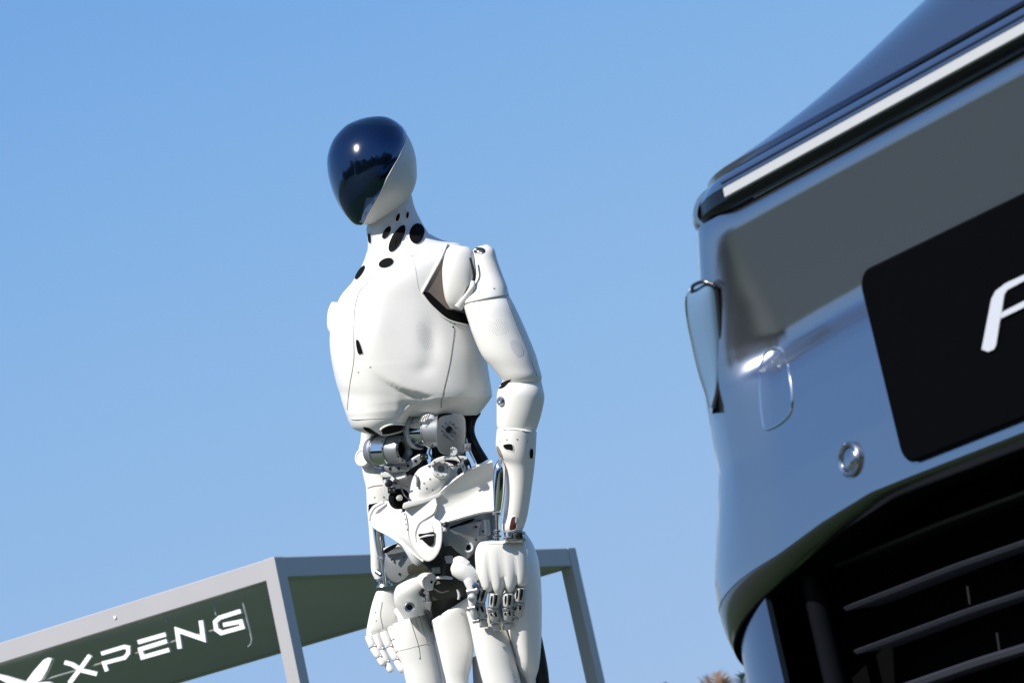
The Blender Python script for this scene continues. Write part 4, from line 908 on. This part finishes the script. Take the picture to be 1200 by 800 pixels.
# grille: dark cavity, slats, end pillar, corner fin
mb = MB(); G = np.array([[cp(t, z, -.115) for t in np.linspace(2*TC-.40, .40, 30)] for z in (.26, .45, .655)]); mb.add(*solid_grid(G, .01)); mb.build('grille', GRILL, car)
for z, th, sl in ((.605, .004, 0.1), (.563, .0045, .215), (.521, .0045, .215), (.475, .0065, .215), (.43, .008, .215), (.385, .008, .215)):
    R = []
    for s in np.linspace(2*TC-.222, .222, 60):
        r = []
        for dz, dn in ((-th*.5, 0), (th*.25, .003), (th*.5, .0), (th*.5, -.05), (-th*.5, -.05)): r.append(carpt(s, z+dz-.004*max(0, (s-.05)/.17 if s > 0 else 0), dn-profs(z)-.070))
        R.append(r)
    V, F = rings_mesh(R); mk('grille_slat', V, F, SLATM if z < .6 else TRIM, car, angle=30)
for s, z in ((.045, .535), (.02, .487), (-.35, .535), (-.6, .487)):
    mk('grille_clip', *tube_mesh([carpt(s, z-.008, -profs(z)-.074), carpt(s, z+.008, -profs(z)-.076)], .0010, 6), TRIM, car)
for sg in (1, -1):
    f_ = (lambda s: s) if sg == 1 else (lambda s: 2*TC-s)
    G = np.array([[carpt(f_(s), z, -profs(z)-.022) for s in np.linspace(.275, .88, 40)] for z in np.linspace(.30, .606, 12)])
    mk('corner_fin', *solid_grid(G, .006), FINM, car, angle=70)
    R = [[carpt(f_(.246+.010*cos(a)), z, -profs(z)-.056+.012*sin(a)) for a in np.linspace(0, 2*pi, 12)[:-1]] for z in np.linspace(.28, .615, 10)]
    mk('grille_pillar', *rings_mesh(R), BLACKG, car)
# light bar: dark housing with white lens
ZB = [(.9538, -.034), (.955, -.027), (.960, -.022), (.9615, -.0225), (.972, -.0235), (.9735, -.024)]
ZG = [(.9737, -.0235), (.975, -.0235), (.980, -.0262), (.985, -.030), (.9885, -.035), (.990, -.045)]
def bar_grid(s0, s1, rows, n, lift=0.0):
    return np.array([[carpt(s, z, d-profs(z)+lift) for s in np.linspace(s0, s1, n)] for z, d in rows])
mk('light_bar_housing', *solid_grid(bar_grid(2*TC-.275, .275, cr(ZB, 3), 120), .004), BLACKG, car, angle=50)
mk('light_bar_glass', *solid_grid(bar_grid(2*TC-.275, .275, cr(ZG, 3), 120), .003), BARG, car, angle=50)
mk('hood_gap', *solid_grid(bar_grid(2*TC-.29, .29, [(.989, -.046), (.996, -.050)], 90), .004), GRILL, car)
mk('light_strip', *solid_grid(bar_grid(2*TC-.192, .192, [(.9618, -.0225), (.963, -.0195), (.9715, -.0200), (.973, -.0235)], 90), .003), LENS, car, angle=50)
mk('light_strip_line', *solid_grid(bar_grid(2*TC-.2, .2, [(.9782, -.0237), (.9792, -.0241)], 80), .001), TRIM, car)
for sg in (1, -1):
    f_ = (lambda s: s) if sg == 1 else (lambda s: 2*TC-s)
    G = np.array([[carpt(f_(s), z, d-profs(z)) for s in np.linspace(.276, .50, 16)] for z, d in cr([(.9538, -.036), (.957, -.026), (.965, -.020), (.98, -.026), (.990, -.042)], 3)])
    mk('side_marker_lens', *solid_grid(G, .004), LAMPG, car, angle=50)
# hood
def hoodz(s, b):
    u = abs(s-TC); crown = np.interp(u, [0, .15, .3, .45, .58, .68, .80, 1.0], [.195, .183, .153, .108, .066, .032, .007, 0.0])
    return .9935+crown*(1-exp(-b/.085))+.11*max(0, b-.05)*np.interp(u, [0, .5, .8], [1, .8, .35])
G = []
for b in list(np.linspace(0, .1, 8))+list(np.linspace(.13, .5, 10))+[.7, .9, 1.1]:
    row = []
    for s in np.linspace(2*TC-.52, .52, 90):
        t, n = plan(s, .98) if s >= TC else plan(2*TC-s, .98)
        if s < TC: t = 2*TC-t
        k = min(1, b/1.1); tt = TC+(t-TC)*(1-.06*k); row.append(cp(tt, hoodz(t, b+max(0, -n)*.0), n*(1-.75*min(1, b/.9))-.046-b))
    G.append(row)
mk('hood', *solid_grid(np.array(G), .006), PAINT, car, angle=60)
# upper body behind, out of the picture
def body_ring(z, inset, n0, n1, rr=.18):
    P = []
    hwid = (.45+.42)-inset
    for (sx, sy) in ((1, 1), (-1, 1), (-1, -1), (1, -1)):
        cxx = TC+sx*(hwid-rr); cyy = (n0-rr) if sy > 0 else (n1+rr)
        a0 = {(1, 1): 0, (-1, 1): pi/2, (-1, -1): pi, (1, -1): 1.5*pi}[(sx, sy)]
        for k in range(8): a = a0+k/7*pi/2; P.append(cp(cxx+rr*cos(a), z, cyy+rr*sin(a)))
    return P
mk('body_side', *rings_mesh([body_ring(.32, .03, -.75, -4.55), body_ring(.60, .0, -.6, -4.6), body_ring(.94, .0, -.5, -4.6), body_ring(1.02, .02, -.9, -4.58), body_ring(1.12, .05, -1.12, -4.55)]), PAINT, car, angle=50)
mk('greenhouse', *rings_mesh([body_ring(1.115, .055, -1.13, -4.54), body_ring(1.40, .11, -1.55, -4.5), body_ring(1.62, .16, -1.95, -4.42)]), GLASSB, car, angle=50)
mk('roof', *rings_mesh([body_ring(1.615, .155, -1.93, -4.43), body_ring(1.66, .17, -2.0, -4.4), body_ring(1.72, .26, -2.2, -4.25), body_ring(1.735, .45, -2.5, -4.0)]), PAINT, car, angle=50)
TYRE = mat('tyre_rubber', (.02, .02, .02), .8, bump=.3, bscale=80)
for tt in (TC+.76, TC-.76):
    for nn in (-.95, -3.7):
        c = cp(tt, .34, nn); ax = CLt*(1 if tt > TC else -1)
        wh = mk('wheel', *lathe_mesh(c, ax, [(-.11, .2), (-.11, .31), (-.08, .338), (.08, .338), (.112, .31), (.112, .225)], 40), TYRE, car)
        mk('rim', *lathe_mesh(c, ax, [(.06, .0), (.09, .05), (.075, .09), (.085, .19), (.105, .222), (.05, .224)], 20), STEEL, wh)
# plate
out = []
for (t, z, a0) in ((-.017, .815, 0), (-.883, .815, pi/2), (-.883, .670, pi), (-.017, .670, 1.5*pi)):
    for k in range(7):
        a = a0+k/6*pi/2; out.append((t+.017*cos(a), z+.017*sin(a)))
R = []
for ins, n in ((.002, -.014), (0, -.012), (0, -.002), (.0025, .0)):
    R.append([cp(TC+(t-TC)*(1-ins/.45), .7425+(z-.7425)*(1-ins/.09), n) for t, z in out])
V, F = rings_mesh(R, cap=False); n_ = len(out); F += [list(range(n_)), [3*n_+i for i in range(n_)]]
plate = mk('plate', V, F, PLATE, car, angle=30)
R = [[cp(TC+(t-TC)*.985, .7425+(z-.7425)*.93-.006, n) for t, z in out] for n in (-.05, -.0145)]
V, F = rings_mesh(R, cap=True); mk('plate_bracket', V, F, PAINT, plate, angle=40)
proj_pl = lambda x, y: onplane(x, y, .0006)
mb = MB()
mb.add(*poly_solid([(1151.5, 409), (1159, 412), (1166, 409), (1168.5, 404), (1172.5, 378), (1174.8, 366), (1178, 345), (1181.5, 339.5), (1187, 336.5), (1222, 318), (1240, 312), (1240, 302), (1222, 308), (1203, 321), (1180, 331.5), (1168, 340.5), (1163, 350)], proj_pl, .0012, CN))
mb.add(*poly_solid([(1173.8, 373), (1175.3, 365.5), (1200, 353), (1222, 342), (1221, 350), (1198, 361.5)], lambda x, y: onplane(x, y, .0010), .0012, CN))
mb.add(*poly_solid([(1219, 312), (1228, 308), (1222, 372), (1213, 376)], lambda x, y: onplane(x, y, .0014), .0012, CN))
mb.build('letter', LETT, plate, angle=30)
# tow cover, parking sensor, corner lamp
to = [(893, 424), (899, 413), (910, 408.5), (917, 411), (922, 424), (927, 448), (928.5, 470), (926, 484), (917, 494), (905, 501), (897, 502), (893.5, 490), (891, 465), (890.5, 440)]
Q = [q[0] for q in (hit(bump.name, *q) for q in cr(to, 4, True)) if q is not None]
V, F = tube_mesh(np.array(Q), .0016, 8, closed=True)
mk('tow_cover_highlight', V, F, mat('groove_highlight', (.62, .64, .68), .12, metal=1), bump)  # bright metal ring painting the highlight along the cover groove
m_ = patch_mesh(bump.name, [((a-909)*.955+909, (b-456)*.965+456) for a, b in to], off=.0008, smooth=4, rings=(1, .9, .75, .5, .25)); mk('tow_cover', *m_, PAINT, bump, angle=180)
h_ = hit(bump.name, 997.5, 538)
mb = MB(); mb.add(*lathe_mesh(h_[0], h_[1], [(-.003, .0165), (.003, .0165), (.0042, .0145), (.003, .012), (.0004, .0112)], 32)); mb.add(*lathe_mesh(h_[0], h_[1], [(-.003, .0105), (.002, .0105), (.0032, .009), (.0034, 0)], 28))
mb.build('parking_sensor', PAINT, bump)
# corner lamp: bulging lens standing off the corner
rows = []
def bdepth(x, y):
    for k in range(30):
        h = hit(bump.name, x+k, y)
        if h is not None: return (h[0]-CAM)@FW
for y, xl, xr in ((330, 818, 836), (336, 811, 838.5), (349, 804.5, 841), (375, 806, 843.5), (400, 811, 845.5), (425, 816.5, 846), (445, 822, 844), (463, 828, 840), (478, 831.5, 836), (485, 833, 834.5)):
    rr = []; d_ = np.interp(y, [349, 463], [bdepth(842, 349), bdepth(841, 463)])
    for f in (0, .25, .5, .75, 1): rr.append((xl+(xr-xl)*f, y+4*(1-f)*0, d_+.036*(1-f)**1.8-.001-.006*sin(pi*f)))
    rows.append(rr)
lamp = mk('corner_lamp', *sheet_mesh(rows, .012, 4, 3, fn=at, dirv=FW), LAMPG, car, angle=60)
def edge(f, r, name, m):
    P = cr([(rw[f][0], rw[f][1], rw[f][2]-.001) for rw in rows[1:-1]], 3); mk(name, *tube_mesh([at(*q) for q in P], r, 8), m, lamp)
edge(4, .0024, 'lamp_bezel', TRIM); edge(0, .0014, 'lamp_chrome', CHROME)
P = cr([(rows[1][0][0], 345, rows[1][0][2]-.003), (812, 335, rows[0][1][2]-.004), (824, 330, rows[0][2][2]-.004), (836, 333, rows[0][3][2]-.004)], 4); mk('lamp_bezel', *tube_mesh([at(*q) for q in P], .0018, 8), TRIM, lamp)
